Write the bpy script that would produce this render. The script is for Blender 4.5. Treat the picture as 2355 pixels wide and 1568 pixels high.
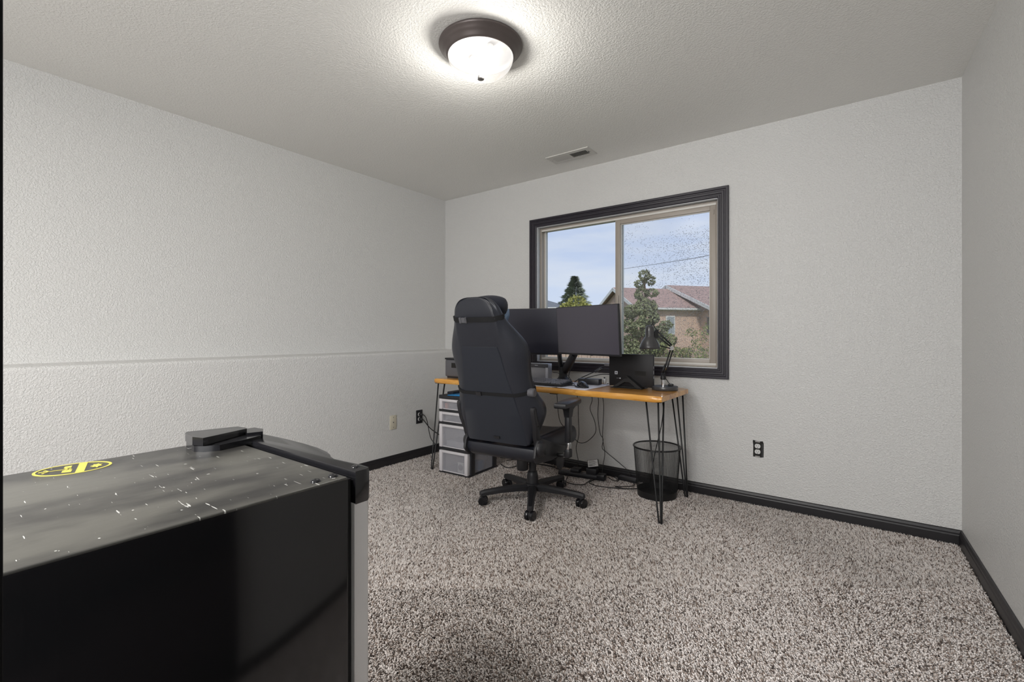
import bpy, bmesh, math, random
import numpy as np
from mathutils import Vector, Matrix
for o in list(bpy.data.objects): bpy.data.objects.remove(o)
sc = bpy.context.scene
C = sc.collection
R = math.radians
random.seed(7); rng = np.random.default_rng(7)

# ------------------------------------------------------------------ camera
cam = bpy.data.cameras.new('camera'); camo = bpy.data.objects.new('camera', cam); C.objects.link(camo)
camo.location = (0, 0, 1.098); camo.rotation_euler = (R(90), 0, R(36.8))
cam.sensor_width = 36; cam.sensor_fit = 'HORIZONTAL'; cam.lens = 36*1070/2355
cam.shift_y = -15/2355; cam.clip_start = 0.02; cam.clip_end = 300
sc.camera = camo

# ------------------------------------------------------------------ colour management, world, sun, lamps
sc.view_settings.view_transform = 'Standard'; sc.view_settings.look = 'None'
sc.view_settings.gamma = 1; sc.view_settings.use_curve_mapping = False
sc.view_settings.exposure = 0.12
sc.cycles.use_denoising = True
sc.cycles.max_bounces = 10; sc.cycles.diffuse_bounces = 5; sc.cycles.transparent_max_bounces = 16
sc.cycles.sample_clamp_indirect = 6
w = bpy.data.worlds.new('sky'); sc.world = w; w.use_nodes = True
n = w.node_tree.nodes; l = w.node_tree.links; n.clear()
tc = n.new('ShaderNodeTexCoord'); sep = n.new('ShaderNodeSeparateXYZ'); l.new(tc.outputs['Generated'], sep.inputs[0])
rp = n.new('ShaderNodeValToRGB'); l.new(sep.outputs['Z'], rp.inputs[0])
e = rp.color_ramp.elements
e[0].position = 0.0; e[0].color = (.70, .77, .90, 1); e[1].position = 1.0; e[1].color = (.22, .34, .66, 1)
e2 = rp.color_ramp.elements.new(.10); e2.color = (.62, .71, .90, 1)
e3 = rp.color_ramp.elements.new(.30); e3.color = (.43, .54, .80, 1)
mp = n.new('ShaderNodeMapping'); mp.inputs['Scale'].default_value = (2.2, 2.2, 11); l.new(tc.outputs['Generated'], mp.inputs[0])
nz = n.new('ShaderNodeTexNoise'); nz.inputs['Scale'].default_value = 2.0; nz.inputs['Detail'].default_value = 6; l.new(mp.outputs[0], nz.inputs[0])
cr = n.new('ShaderNodeValToRGB'); l.new(nz.outputs[0], cr.inputs[0])
cr.color_ramp.elements[0].position = .40; cr.color_ramp.elements[0].color = (0, 0, 0, 1)
cr.color_ramp.elements[1].position = .68; cr.color_ramp.elements[1].color = (.75, .75, .75, 1)
mx = n.new('ShaderNodeMixRGB'); l.new(cr.outputs[0], mx.inputs[0]); l.new(rp.outputs[0], mx.inputs[1]); mx.inputs[2].default_value = (.76, .80, .88, 1)
bg = n.new('ShaderNodeBackground'); l.new(mx.outputs[0], bg.inputs[0]); bg.inputs[1].default_value = .95
wo = n.new('ShaderNodeOutputWorld'); l.new(bg.outputs[0], wo.inputs[0])

def light(name, kind, loc, energy, color, rot=(0, 0, 0), **kw):
    d = bpy.data.lights.new(name, kind); d.energy = energy; d.color = color
    for k, v in kw.items(): setattr(d, k, v)
    o = bpy.data.objects.new(name, d); o.location = loc; o.rotation_euler = rot; C.objects.link(o); return o
light('sun', 'SUN', (0, -20, 20), 2.3, (1, .95, .88), (R(48), 0, R(25)), angle=R(8))
# two bulbs of the ceiling lamp
light('lamp_bulb', 'POINT', (-1.468, 1.655, 2.330), 16, (1, .965, .91), shadow_soft_size=.028)
light('lamp_bulb', 'POINT', (-1.345, 1.63, 2.330), 11, (1, .965, .91), shadow_soft_size=.028)
# behind the camera: two unseen area lights added to brighten the room
light('rear_wall_fill', 'AREA', (-.45, -1.62, 1.50), 76, (.98, .985, 1), (R(90), 0, 0), shape='RECTANGLE', size=1.5, size_y=1.3)
light('rear_ceiling_fill', 'AREA', (-1.35, -.80, 2.36), 42, (1, .97, .93), (0, 0, 0), shape='DISK', size=.45)

# ------------------------------------------------------------------ materials
def lin(c): return tuple((x/12.92 if x <= .04045 else ((x+.055)/1.055)**2.4) for x in c)
def rgb(r, g, b): return lin((r/255, g/255, b/255))
MATS = {}
def mat(name, col, rough=.5, metal=0, bump=None, var=None, spec=.5, coat=0, alpha=None, emit=None, sheen=0, trans=0):
    """bump=(scale, strength, distance, detail) ; var=(scale, amount, stretch)"""
    m = bpy.data.materials.new(name); m.use_nodes = True; nt = m.node_tree; b = nt.nodes['Principled BSDF']
    b.inputs['Base Color'].default_value = (*col, 1); b.inputs['Roughness'].default_value = rough
    b.inputs['Metallic'].default_value = metal; b.inputs['Specular IOR Level'].default_value = spec
    b.inputs['Coat Weight'].default_value = coat; b.inputs['Sheen Weight'].default_value = sheen
    b.inputs['Transmission Weight'].default_value = trans
    if alpha is not None: b.inputs['Alpha'].default_value = alpha
    if emit: b.inputs['Emission Color'].default_value = (*emit[0], 1); b.inputs['Emission Strength'].default_value = emit[1]
    if bump or var:
        t = nt.nodes.new('ShaderNodeTexCoord')
    if bump:
        z = nt.nodes.new('ShaderNodeTexNoise'); z.inputs['Scale'].default_value = bump[0]; z.inputs['Detail'].default_value = bump[3] if len(bump) > 3 else 3
        nt.links.new(t.outputs['Object'], z.inputs[0])
        bp = nt.nodes.new('ShaderNodeBump'); bp.inputs['Strength'].default_value = bump[1]; bp.inputs['Distance'].default_value = bump[2]
        nt.links.new(z.outputs[0], bp.inputs['Height']); nt.links.new(bp.outputs[0], b.inputs['Normal'])
    if var:
        z = nt.nodes.new('ShaderNodeTexNoise'); z.inputs['Scale'].default_value = var[0]; z.inputs['Detail'].default_value = 4
        mpp = nt.nodes.new('ShaderNodeMapping'); mpp.inputs['Scale'].default_value = var[2] if len(var) > 2 else (1, 1, 1)
        nt.links.new(t.outputs['Object'], mpp.inputs[0]); nt.links.new(mpp.outputs[0], z.inputs[0])
        r = nt.nodes.new('ShaderNodeValToRGB'); nt.links.new(z.outputs[0], r.inputs[0])
        a = var[1]
        r.color_ramp.elements[0].position = .3; r.color_ramp.elements[0].color = (*[c*(1-a) for c in col], 1)
        r.color_ramp.elements[1].position = .7; r.color_ramp.elements[1].color = (*[min(1, c*(1+a)) for c in col], 1)
        nt.links.new(r.outputs[0], b.inputs['Base Color'])
    MATS[name] = m; return m

def wall_mat(name, col, rough, sc_=95, st=.55):
    m = mat(name, col, rough); nt = m.node_tree; b = nt.nodes['Principled BSDF']
    t = nt.nodes.new('ShaderNodeTexCoord')
    a = nt.nodes.new('ShaderNodeTexNoise'); a.inputs['Scale'].default_value = sc_; a.inputs['Detail'].default_value = 2.5; a.inputs['Distortion'].default_value = .6
    r = nt.nodes.new('ShaderNodeValToRGB'); r.color_ramp.elements[0].position = .38; r.color_ramp.elements[1].position = .66
    nt.links.new(t.outputs['Object'], a.inputs[0]); nt.links.new(a.outputs[0], r.inputs[0])
    bp = nt.nodes.new('ShaderNodeBump'); bp.inputs['Strength'].default_value = st; bp.inputs['Distance'].default_value = .0022
    nt.links.new(r.outputs[0], bp.inputs['Height']); nt.links.new(bp.outputs[0], b.inputs['Normal'])
    return m
m_wall = wall_mat('wall_paint', (.64, .637, .625), .45, 120, .8)
m_ceil = wall_mat('ceiling_paint', (.80, .795, .765), .7, 105, .5)
m_carpetbase = mat('carpet_backing', rgb(150, 138, 128), .95, bump=(400, 1, .006, 4), var=(260, .45))
m_black = mat('black_trim_paint', (.012, .011, .013), .42, bump=(60, .25, .002, 5))
m_door = mat('matte_black_door', (.006, .006, .007), .75, spec=.2)
m_casing = mat('dark_wood_casing', (.019, .016, .024), .42)
m_vinyl = mat('tan_vinyl', (.34, .30, .26), .42)
m_vinyl_l = mat('light_vinyl', (.62, .60, .56), .42)
m_leather = mat('chair_leather', (.017, .019, .027), .40, bump=(260, .25, .0015, 4))
m_fabric = mat('chair_fabric', (.009, .012, .021), .75, bump=(900, .3, .001, 2), sheen=.15)
m_strap = mat('black_webbing', (.004, .004, .005), .8)
m_plast = mat('black_plastic', (.016, .016, .019), .42, bump=(500, .12, .0006, 2))
m_plast_g = mat('glossy_black_plastic', (.012, .012, .014), .16)
m_matteblk = mat('matte_black_metal', (.012, .012, .013), .45, metal=.2)
m_rubber = mat('black_cable_rubber', (.010, .010, .011), .5)
m_grey = mat('grey_plastic', (.10, .10, .11), .4)
m_chrome = mat('chrome', (.75, .75, .76), .14, metal=1)
m_steel = mat('stainless_door_skin', (.80, .79, .78), .42, metal=.12, bump=(40, .05, .001, 2))
m_screen = mat('screen_reflection_grey', (.055, .050, .066), .34, spec=.6)  # grey reflection on the right screen is put into this base colour
m_screen2 = mat('monitor_screen_dark', (.018, .018, .030), .40, spec=.25)
m_white = mat('white_plastic', (.62, .62, .61), .4)
m_almond = mat('almond_plastic', (.60, .56, .45), .4)
m_silver = mat('silver_grille', (.30, .30, .32), .42, metal=.4, bump=(1200, .5, .001, 1))
m_silver_l = mat('light_silver_plastic', (.55, .56, .60), .35, metal=.3)
m_mat = mat('desk_mat_cloth', (.62, .61, .67), .6, bump=(1500, .2, .0005, 1))
m_navy = mat('navy_pillow_velour', (.007, .009, .018), .9, sheen=.1, bump=(200, .3, .002, 3))
m_sky = mat('blue_satin_lining', (.16, .25, .38), .45)
m_blue = mat('blue_plastic_folder', (.01, .19, .46), .35)
m_key = mat('keycaps', (.20, .20, .23), .3)  # white highlights on the black keys are put into this lighter colour
m_yellow = mat('yellow_sticker_ink', (.62, .55, .10), .5)
m_gum = mat('black_gasket', (.006, .006, .007), .6)
m_lampblk = mat('grey_black_lamp_enamel', (.045, .044, .046), .32, coat=.2)
m_bronze = mat('bronze_lamp_metal', (.12, .10, .095), .42, metal=.5)
m_nickel = mat('brushed_nickel', (.35, .34, .33), .35, metal=.8)
m_label = mat('white_label_paper', (.7, .7, .7), .6)
m_ink = mat('grey_print', (.12, .12, .12), .6)
m_tubwhite = mat('white_drawer_plastic', (.60, .58, .60), .38)
m_orange = mat('orange_plastic', (.75, .22, .08), .5)
m_hole = mat('dark_void', (.01, .009, .008), .8)

def clear_mat(name, tint, amount, rough):
    m = bpy.data.materials.new(name); m.use_nodes = True; nt = m.node_tree; nt.nodes.clear()
    o = nt.nodes.new('ShaderNodeOutputMaterial'); mxx = nt.nodes.new('ShaderNodeMixShader'); mxx.inputs[0].default_value = amount
    tr = nt.nodes.new('ShaderNodeBsdfTransparent'); pb = nt.nodes.new('ShaderNodeBsdfPrincipled')
    pb.inputs['Base Color'].default_value = (*tint, 1); pb.inputs['Roughness'].default_value = rough
    nt.links.new(tr.outputs[0], mxx.inputs[1]); nt.links.new(pb.outputs[0], mxx.inputs[2]); nt.links.new(mxx.outputs[0], o.inputs[0]); return m
m_frost = clear_mat('frosted_drawer_plastic', (.45, .45, .49), .40, .3)

def glass_mat(name, specks=False):
    m = bpy.data.materials.new(name); m.use_nodes = True; nt = m.node_tree; nt.nodes.clear(); N = nt.nodes.new; L = nt.links.new
    o = N('ShaderNodeOutputMaterial'); tr = N('ShaderNodeBsdfTransparent'); tr.inputs[0].default_value = (.96, .97, .97, 1)
    gl = N('ShaderNodeBsdfGlossy'); gl.inputs['Roughness'].default_value = .22
    m1 = N('ShaderNodeMixShader'); m1.inputs[0].default_value = .006
    L(tr.outputs[0], m1.inputs[1]); L(gl.outputs[0], m1.inputs[2])
    if not specks: L(m1.outputs[0], o.inputs[0]); return m
    # dried rain specks and dust on the outside of the sliding pane
    t = N('ShaderNodeTexCoord'); mp_ = N('ShaderNodeMapping'); mp_.inputs['Rotation'].default_value = (0, R(-32), 0); mp_.inputs['Scale'].default_value = (72, 72, 175)
    L(t.outputs['Object'], mp_.inputs[0]); v = N('ShaderNodeTexVoronoi'); v.inputs['Scale'].default_value = 1.0; L(mp_.outputs[0], v.inputs[0])
    lt = N('ShaderNodeMath'); lt.operation = 'LESS_THAN'; L(v.outputs['Distance'], lt.inputs[0]); lt.inputs[1].default_value = .30
    z = N('ShaderNodeTexNoise'); z.inputs['Scale'].default_value = 3.5; z.inputs['Detail'].default_value = 3; L(t.outputs['Object'], z.inputs[0])
    sx = N('ShaderNodeSeparateXYZ'); L(t.outputs['Object'], sx.inputs[0])
    gx = N('ShaderNodeMapRange'); gx.inputs[1].default_value = -.33; gx.inputs[2].default_value = .30; L(sx.outputs['X'], gx.inputs[0])
    g2 = N('ShaderNodeMapRange'); g2.inputs[1].default_value = .44; g2.inputs[2].default_value = .33; L(sx.outputs['Z'], g2.inputs[0])
    ad = N('ShaderNodeMath'); ad.operation = 'MULTIPLY'; L(gx.outputs[0], ad.inputs[0]); L(g2.outputs[0], ad.inputs[1])
    a2 = N('ShaderNodeMath'); a2.operation = 'MULTIPLY_ADD'; L(ad.outputs[0], a2.inputs[0]); a2.inputs[1].default_value = .62; L(z.outputs[0], a2.inputs[2])
    rnd = N('ShaderNodeSeparateColor'); L(v.outputs['Color'], rnd.inputs[0])
    gt = N('ShaderNodeMath'); gt.operation = 'MULTIPLY_ADD'; L(rnd.outputs[0], gt.inputs[0]); gt.inputs[1].default_value = -.75; L(a2.outputs[0], gt.inputs[2])
    g3 = N('ShaderNodeMath'); g3.operation = 'GREATER_THAN'; L(gt.outputs[0], g3.inputs[0]); g3.inputs[1].default_value = .42
    ml = N('ShaderNodeMath'); ml.operation = 'MULTIPLY'; L(lt.outputs[0], ml.inputs[0]); L(g3.outputs[0], ml.inputs[1])
    m5 = N('ShaderNodeMath'); m5.operation = 'MULTIPLY_ADD'; L(ml.outputs[0], m5.inputs[0]); m5.inputs[1].default_value = .60; m5.inputs[2].default_value = 0
    df = N('ShaderNodeBsdfDiffuse'); df.inputs[0].default_value = (.20, .22, .25, 1)
    m2 = N('ShaderNodeMixShader'); L(m5.outputs[0], m2.inputs[0]); dd = N('ShaderNodeBsdfDiffuse'); dd.inputs[0].default_value = (.62, .60, .58, 1); m3 = N('ShaderNodeMixShader'); m3.inputs[0].default_value = .05; L(m1.outputs[0], m3.inputs[1]); L(dd.outputs[0], m3.inputs[2]); L(m3.outputs[0], m2.inputs[1]); L(df.outputs[0], m2.inputs[2]); L(m2.outputs[0], o.inputs[0])
    return m
m_glass = glass_mat('window_glass'); m_glass_d = glass_mat('speckled_window_glass', True)

def wood_mat():
    m = mat('honey_stained_pine', (.55, .25, .05), .30, coat=.35); nt = m.node_tree; N = nt.nodes.new; L = nt.links.new; b = nt.nodes['Principled BSDF']
    t = N('ShaderNodeTexCoord'); sx = N('ShaderNodeSeparateXYZ'); L(t.outputs['Object'], sx.inputs[0])
    dv = N('ShaderNodeMath'); dv.operation = 'MULTIPLY'; L(sx.outputs['Y'], dv.inputs[0]); dv.inputs[1].default_value = 1/.045
    fl = N('ShaderNodeMath'); fl.operation = 'FLOOR'; L(dv.outputs[0], fl.inputs[0])
    wn = N('ShaderNodeTexWhiteNoise'); wn.noise_dimensions = '1D'; L(fl.outputs[0], wn.inputs['W'])
    off = N('ShaderNodeVectorMath'); off.operation = 'ADD'; L(t.outputs['Object'], off.inputs[0]); L(wn.outputs['Color'], off.inputs[1])
    mp_ = N('ShaderNodeMapping'); mp_.inputs['Scale'].default_value = (2.2, 26, 26); L(off.outputs[0], mp_.inputs[0])
    z = N('ShaderNodeTexNoise'); z.inputs['Scale'].default_value = 2.2; z.inputs['Detail'].default_value = 6; z.inputs['Distortion'].default_value = 1.4; L(mp_.outputs[0], z.inputs[0])
    ad = N('ShaderNodeMath'); ad.operation = 'MULTIPLY_ADD'; L(wn.outputs['Value'], ad.inputs[0]); ad.inputs[1].default_value = .28; L(z.outputs[0], ad.inputs[2])
    r = N('ShaderNodeValToRGB'); L(ad.outputs[0], r.inputs[0]); el = r.color_ramp.elements
    el[0].position = .36; el[0].color = (.34, .13, .022, 1); el[1].position = .86; el[1].color = (.78, .42, .10, 1)
    k = el.new(.55); k.color = (.64, .29, .045, 1)
    L(r.outputs[0], b.inputs['Base Color']); return m
m_wood = wood_mat()

def fridge_mat(name, top):
    m = mat(name, (.012, .012, .012), .1); nt = m.node_tree; N = nt.nodes.new; L = nt.links.new; b = nt.nodes['Principled BSDF']
    t = N('ShaderNodeTexCoord')
    # scratches: long thin light nicks
    def nick(rot, scl, th):
        mp_ = N('ShaderNodeMapping'); mp_.inputs['Rotation'].default_value = (0, 0, rot); mp_.inputs['Scale'].default_value = scl; L(t.outputs['Object'], mp_.inputs[0])
        z = N('ShaderNodeTexNoise'); z.inputs['Scale'].default_value = 1; z.inputs['Detail'].default_value = 2; L(mp_.outputs[0], z.inputs[0])
        g = N('ShaderNodeMath'); g.operation = 'GREATER_THAN'; L(z.outputs[0], g.inputs[0]); g.inputs[1].default_value = th; return g
    a = nick(R(62), (14, 160, 30), .732); c = nick(R(75), (30, 260, 30), .735); d = nick(0, (75, 75, 75), .750)
    s1 = N('ShaderNodeMath'); s1.operation = 'MAXIMUM'; L(a.outputs[0], s1.inputs[0]); L(c.outputs[0], s1.inputs[1])
    s2 = N('ShaderNodeMath'); s2.operation = 'MAXIMUM'; L(s1.outputs[0], s2.inputs[0]); L(d.outputs[0], s2.inputs[1])
    z = N('ShaderNodeTexNoise'); z.inputs['Scale'].default_value = 9; z.inputs['Detail'].default_value = 5
    mp2 = N('ShaderNodeMapping'); mp2.inputs['Scale'].default_value = (1, .45, 1); mp2.inputs['Rotation'].default_value = (0, 0, R(-25)); L(t.outputs['Object'], mp2.inputs[0]); L(mp2.outputs[0], z.inputs[0])
    r = N('ShaderNodeValToRGB'); L(z.outputs[0], r.inputs[0]); r.color_ramp.elements[0].position = .36; r.color_ramp.elements[1].position = .56
    lo, hi = ((.030, .029, .028), (.105, .102, .090)) if top else ((.010, .010, .011), (.013, .012, .013))  # top tones raised to carry the sheen of the bright wall
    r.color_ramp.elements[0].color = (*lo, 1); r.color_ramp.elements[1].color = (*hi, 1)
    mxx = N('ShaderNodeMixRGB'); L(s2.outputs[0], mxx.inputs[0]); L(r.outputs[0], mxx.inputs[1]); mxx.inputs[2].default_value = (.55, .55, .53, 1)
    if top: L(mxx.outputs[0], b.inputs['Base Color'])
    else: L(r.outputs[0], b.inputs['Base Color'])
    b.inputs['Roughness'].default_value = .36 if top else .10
    if top:
        bp = N('ShaderNodeBump'); bp.inputs['Strength'].default_value = .5; bp.inputs['Distance'].default_value = .004; L(z.outputs[0], bp.inputs['Height']); L(bp.outputs[0], b.inputs['Normal'])
    else:
        z3 = N('ShaderNodeTexNoise'); z3.inputs['Scale'].default_value = 2.2; L(t.outputs['Object'], z3.inputs[0])
        bp = N('ShaderNodeBump'); bp.inputs['Strength'].default_value = .10; bp.inputs['Distance'].default_value = .01; L(z3.outputs[0], bp.inputs['Height']); L(bp.outputs[0], b.inputs['Normal'])
    return m
m_ftop = fridge_mat('scuffed_top_with_sheen', True); m_fside = fridge_mat('glossy_black_side', False)

# ------------------------------------------------------------------ mesh helpers
def link(name, me, parent=None, m=None, smooth=False, loc=None):
    o = bpy.data.objects.new(name, me); C.objects.link(o)
    if m: me.materials.append(m)
    if parent: o.parent = parent
    if loc: o.location = loc
    if smooth:
        me.polygons.foreach_set('use_smooth', [True]*len(me.polygons))
    return o
def ob(name, bm, m, parent=None, smooth=False, sub=0, auto=None, loc=None):
    bmesh.ops.recalc_face_normals(bm, faces=bm.faces)
    me = bpy.data.meshes.new(name); bm.to_mesh(me); bm.free()
    o = link(name, me, parent, m, smooth, loc)
    if auto is not None:
        me.polygons.foreach_set('use_smooth', [True]*len(me.polygons))
        me.set_sharp_from_angle(angle=R(auto))
    if sub:
        s = o.modifiers.new('sub', 'SUBSURF'); s.levels = sub; s.render_levels = sub
    return o
def B(): return bmesh.new()
def box(bm, lo, hi, bev=0, seg=2, mtx=None):
    g = bmesh.ops.create_cube(bm, size=1)['verts']
    c = [(a+b)/2 for a, b in zip(lo, hi)]; s = [abs(b-a) for a, b in zip(lo, hi)]
    for v in g: v.co = Vector([v.co[i]*s[i]+c[i] for i in range(3)])
    if bev:
        es = list({e for v in g for e in v.link_edges})
        r = bmesh.ops.bevel(bm, geom=es, offset=bev, segments=seg, affect='EDGES', profile=.5)
        g = list({v for f in r['faces'] for v in f.verts} | {v for v in g if v.is_valid})
    if mtx is not None:
        for v in g: v.co = mtx @ v.co
    return bm
def bx(name, lo, hi, m, parent=None, bev=0, seg=2, mtx=None):
    return ob(name, box(B(), lo, hi, bev, seg, mtx), m, parent, auto=35 if bev else None)
def catmull(pts, k=6):
    pts = [Vector(p) for p in pts]
    if len(pts) < 3: return pts
    out = []
    P = [pts[0]*2-pts[1]] + pts + [pts[-1]*2-pts[-2]]
    for i in range(1, len(P)-2):
        p0, p1, p2, p3 = P[i-1:i+3]
        for j in range(k):
            t = j/k
            out.append(.5*((2*p1)+(p2-p0)*t+(2*p0-5*p1+4*p2-p3)*t*t+(3*p1-p0-3*p2+p3)*t**3))
    out.append(pts[-1]); return out
def tube(bm, pts, r, seg=8, smooth_k=0, cap=True):
    if smooth_k: pts = catmull(pts, smooth_k)
    pts = [Vector(p) for p in pts]; rr = r if isinstance(r, (list, tuple)) else [r]*len(pts)
    t0 = (pts[1]-pts[0]).normalized(); a = Vector((0, 0, 1)) if abs(t0.z) < .9 else Vector((1, 0, 0))
    nrm = t0.cross(a).normalized(); rings = []
    for i, p in enumerate(pts):
        t = (pts[min(i+1, len(pts)-1)]-pts[max(i-1, 0)]).normalized()
        nrm = (nrm-t*nrm.dot(t)).normalized(); bn = t.cross(nrm)
        rings.append([bm.verts.new(p+(nrm*math.cos(2*math.pi*k/seg)+bn*math.sin(2*math.pi*k/seg))*rr[i]) for k in range(seg)])
    for a_, b_ in zip(rings, rings[1:]):
        for k in range(seg): bm.faces.new((a_[k], a_[(k+1) % seg], b_[(k+1) % seg], b_[k]))
    if cap: bm.faces.new(rings[0][::-1]); bm.faces.new(rings[-1])
    return bm
def lathe(bm, prof, seg=48, c=(0, 0, 0), axis='z', cap=False):
    rings = []
    for r, z in prof:
        ring = []
        for k in range(seg):
            a = 2*math.pi*k/seg
            p = (r*math.cos(a), r*math.sin(a), z)
            if axis == 'x': p = (z, r*math.cos(a), r*math.sin(a))
            if axis == 'y': p = (r*math.cos(a), z, r*math.sin(a))
            ring.append(bm.verts.new((p[0]+c[0], p[1]+c[1], p[2]+c[2])))
        rings.append(ring)
    for a_, b_ in zip(rings, rings[1:]):
        for k in range(seg): bm.faces.new((a_[k], a_[(k+1) % seg], b_[(k+1) % seg], b_[k]))
    if cap: bm.faces.new(rings[0][::-1]); bm.faces.new(rings[-1])
    return bm
def prism(bm, poly, a0, a1, axis='z', mtx=None, bev=0):
    def P(u, v, h): return {'z': (u, v, h), 'y': (u, h, v), 'x': (h, u, v)}[axis]
    A = [bm.verts.new(P(u, v, a0)) for u, v in poly]; Bv = [bm.verts.new(P(u, v, a1)) for u, v in poly]
    fs = [bm.faces.new(A[::-1]), bm.faces.new(Bv)]
    for i in range(len(poly)): fs.append(bm.faces.new((A[i], A[(i+1) % len(A)], Bv[(i+1) % len(A)], Bv[i])))
    g = A+Bv
    if bev:
        es = list({e for f in fs[:2] for e in f.edges})
        r = bmesh.ops.bevel(bm, geom=es, offset=bev, segments=2, affect='EDGES', profile=.5)
        g = list({v for f in r['faces'] for v in f.verts} | {v for v in g if v.is_valid})
    if mtx is not None:
        for v in g: v.co = mtx @ v.co
    return bm
def loft(bm, rings, close=True, caps=True):
    V = [[bm.verts.new(p) for p in r] for r in rings]; n_ = len(rings[0])
    for a_, b_ in zip(V, V[1:]):
        for k in range(n_ if close else n_-1): bm.faces.new((a_[k], a_[(k+1) % n_], b_[(k+1) % n_], b_[k]))
    if caps: bm.faces.new(V[0][::-1]); bm.faces.new(V[-1])
    return bm
def tag(o, label=None, cat=None, group=None, kind=None):
    if label: o['label'] = label
    if cat: o['category'] = cat
    if group: o['group'] = group
    if kind: o['kind'] = kind
    return o
def thing(name, label, cat, loc=(0, 0, 0), rz=0, group=None):
    o = bpy.data.objects.new(name, None); C.objects.link(o); o.location = loc; o.rotation_euler = (0, 0, rz); o.empty_display_size = .05
    return tag(o, label, cat, group)
def struct(name, bm, m, **kw):
    o = ob(name, bm, m, **kw); o['kind'] = 'structure'; return o
def copyto(o, loc=None, rot=None, parent=None):
    c = o.copy(); C.objects.link(c)
    if parent: c.parent = parent
    if loc is not None: c.location = loc
    if rot is not None: c.rotation_euler = rot
    return c

# ================================================================== ROOM SHELL
H = 2.44; YB = 3.345; XL = -3.34; XLL = -3.165
WX0, WX1, WZ0, WZ1 = -2.235, -.765, .866, 2.022     # window opening
def xr(y): return .425+.0297*(YB-y)                 # right wall runs slightly out of square
bm = B(); box(bm, (-3.6, YB, -.1), (WX0, YB+.15, H+.1)); box(bm, (WX1, YB, -.1), (.8, YB+.15, H+.1))
box(bm, (WX0, YB, -.1), (WX1, YB+.15, WZ0)); box(bm, (WX0, YB, WZ1), (WX1, YB+.15, H+.1))
struct('wall_back', bm, m_wall)
# left wall: upper wall, ledge with a rounded edge, thicker lower wall
rb = .022
prof = [(-3.6, -.1), (XLL, -.1), (XLL, .945-rb)] + [(XLL-rb+rb*math.cos(t), .945-rb+rb*math.sin(t)) for t in [R(15), R(30), R(45), R(60), R(75), R(90)]] + [(XL+.008, .952), (XL, .962), (XL, H+.1), (-3.6, H+.1)]
struct('wall_left', prism(B(), prof, -1.7, YB, 'y'), m_wall, auto=40)
bm = B(); prism(bm, [(xr(YB), YB), (xr(-1.7), -1.7), (xr(-1.7)+.15, -1.7), (xr(YB)+.15, YB)], -.1, H+.1); struct('wall_right', bm, m_wall)
struct('wall_front', box(B(), (-3.5, -1.85, 0), (.75, -1.7, H)), m_wall)
bm = B(); box(bm, (-3.6, -2.0, H), (1.4, YB+.15, H+.1)); struct('ceiling', bm, m_ceil)
bm = B(); box(bm, (-3.4, -2.0, -.12), (1.4, YB+.1, -.002)); struct('floor', bm, m_carpetbase)

# baseboards (small stepped profile)
def bprof(t=.014, h=.078):
    return [(0, 0), (t, 0), (t, h*.62), (t*.8, h*.70), (t*.8, h*.80), (t*.45, h*.95), (t*.2, h), (0, h)]
def baseboard(name, p0, p1, nrm):
    p0 = Vector(p0); p1 = Vector(p1); nv = Vector(nrm)
    rings = []
    for p in (p0, p1): rings.append([p+nv*u+Vector((0, 0, v)) for u, v in bprof()])
    struct(name, loft(B(), rings), m_black)
baseboard('baseboard_back', (XLL, YB, 0), (xr(YB), YB, 0), (0, -1, 0))
baseboard('baseboard_left', (XLL, -1.7, 0), (XLL, YB, 0), (1, 0, 0))
d_ = Vector((-.0297, 1, 0)).normalized()
baseboard('baseboard_right', (xr(.85), .85, 0), (xr(YB), YB, 0), (-d_.y, d_.x, 0))
# black closet corner trim beside the camera and a black door folded back against the right wall
struct('trim_1', box(B(), (-.475, -.62, 0), (-.405, .0401, H), .0015), m_door)  # real corner at the front; rear length added to keep light off the fridge
struct('added_door_panel', box(B(), (.455, -.86, .012), (.492, -.03, 2.03), .002), m_door)  # unseen second panel, added to keep the fridge side's reflection dark
dr = struct('door_1', box(B(), (.445, -.02, .012), (.482, .82, 2.03), .002), m_door)
ob('door_handle', lathe(B(), [(.001, -.06), (.022, -.058), (.027, -.045), (.024, -.032), (.011, -.026), (.011, -.006), (.026, -.003), (.026, 0)], 20, (.445, .75, .98), 'x'), m_nickel, dr, smooth=True)

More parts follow.
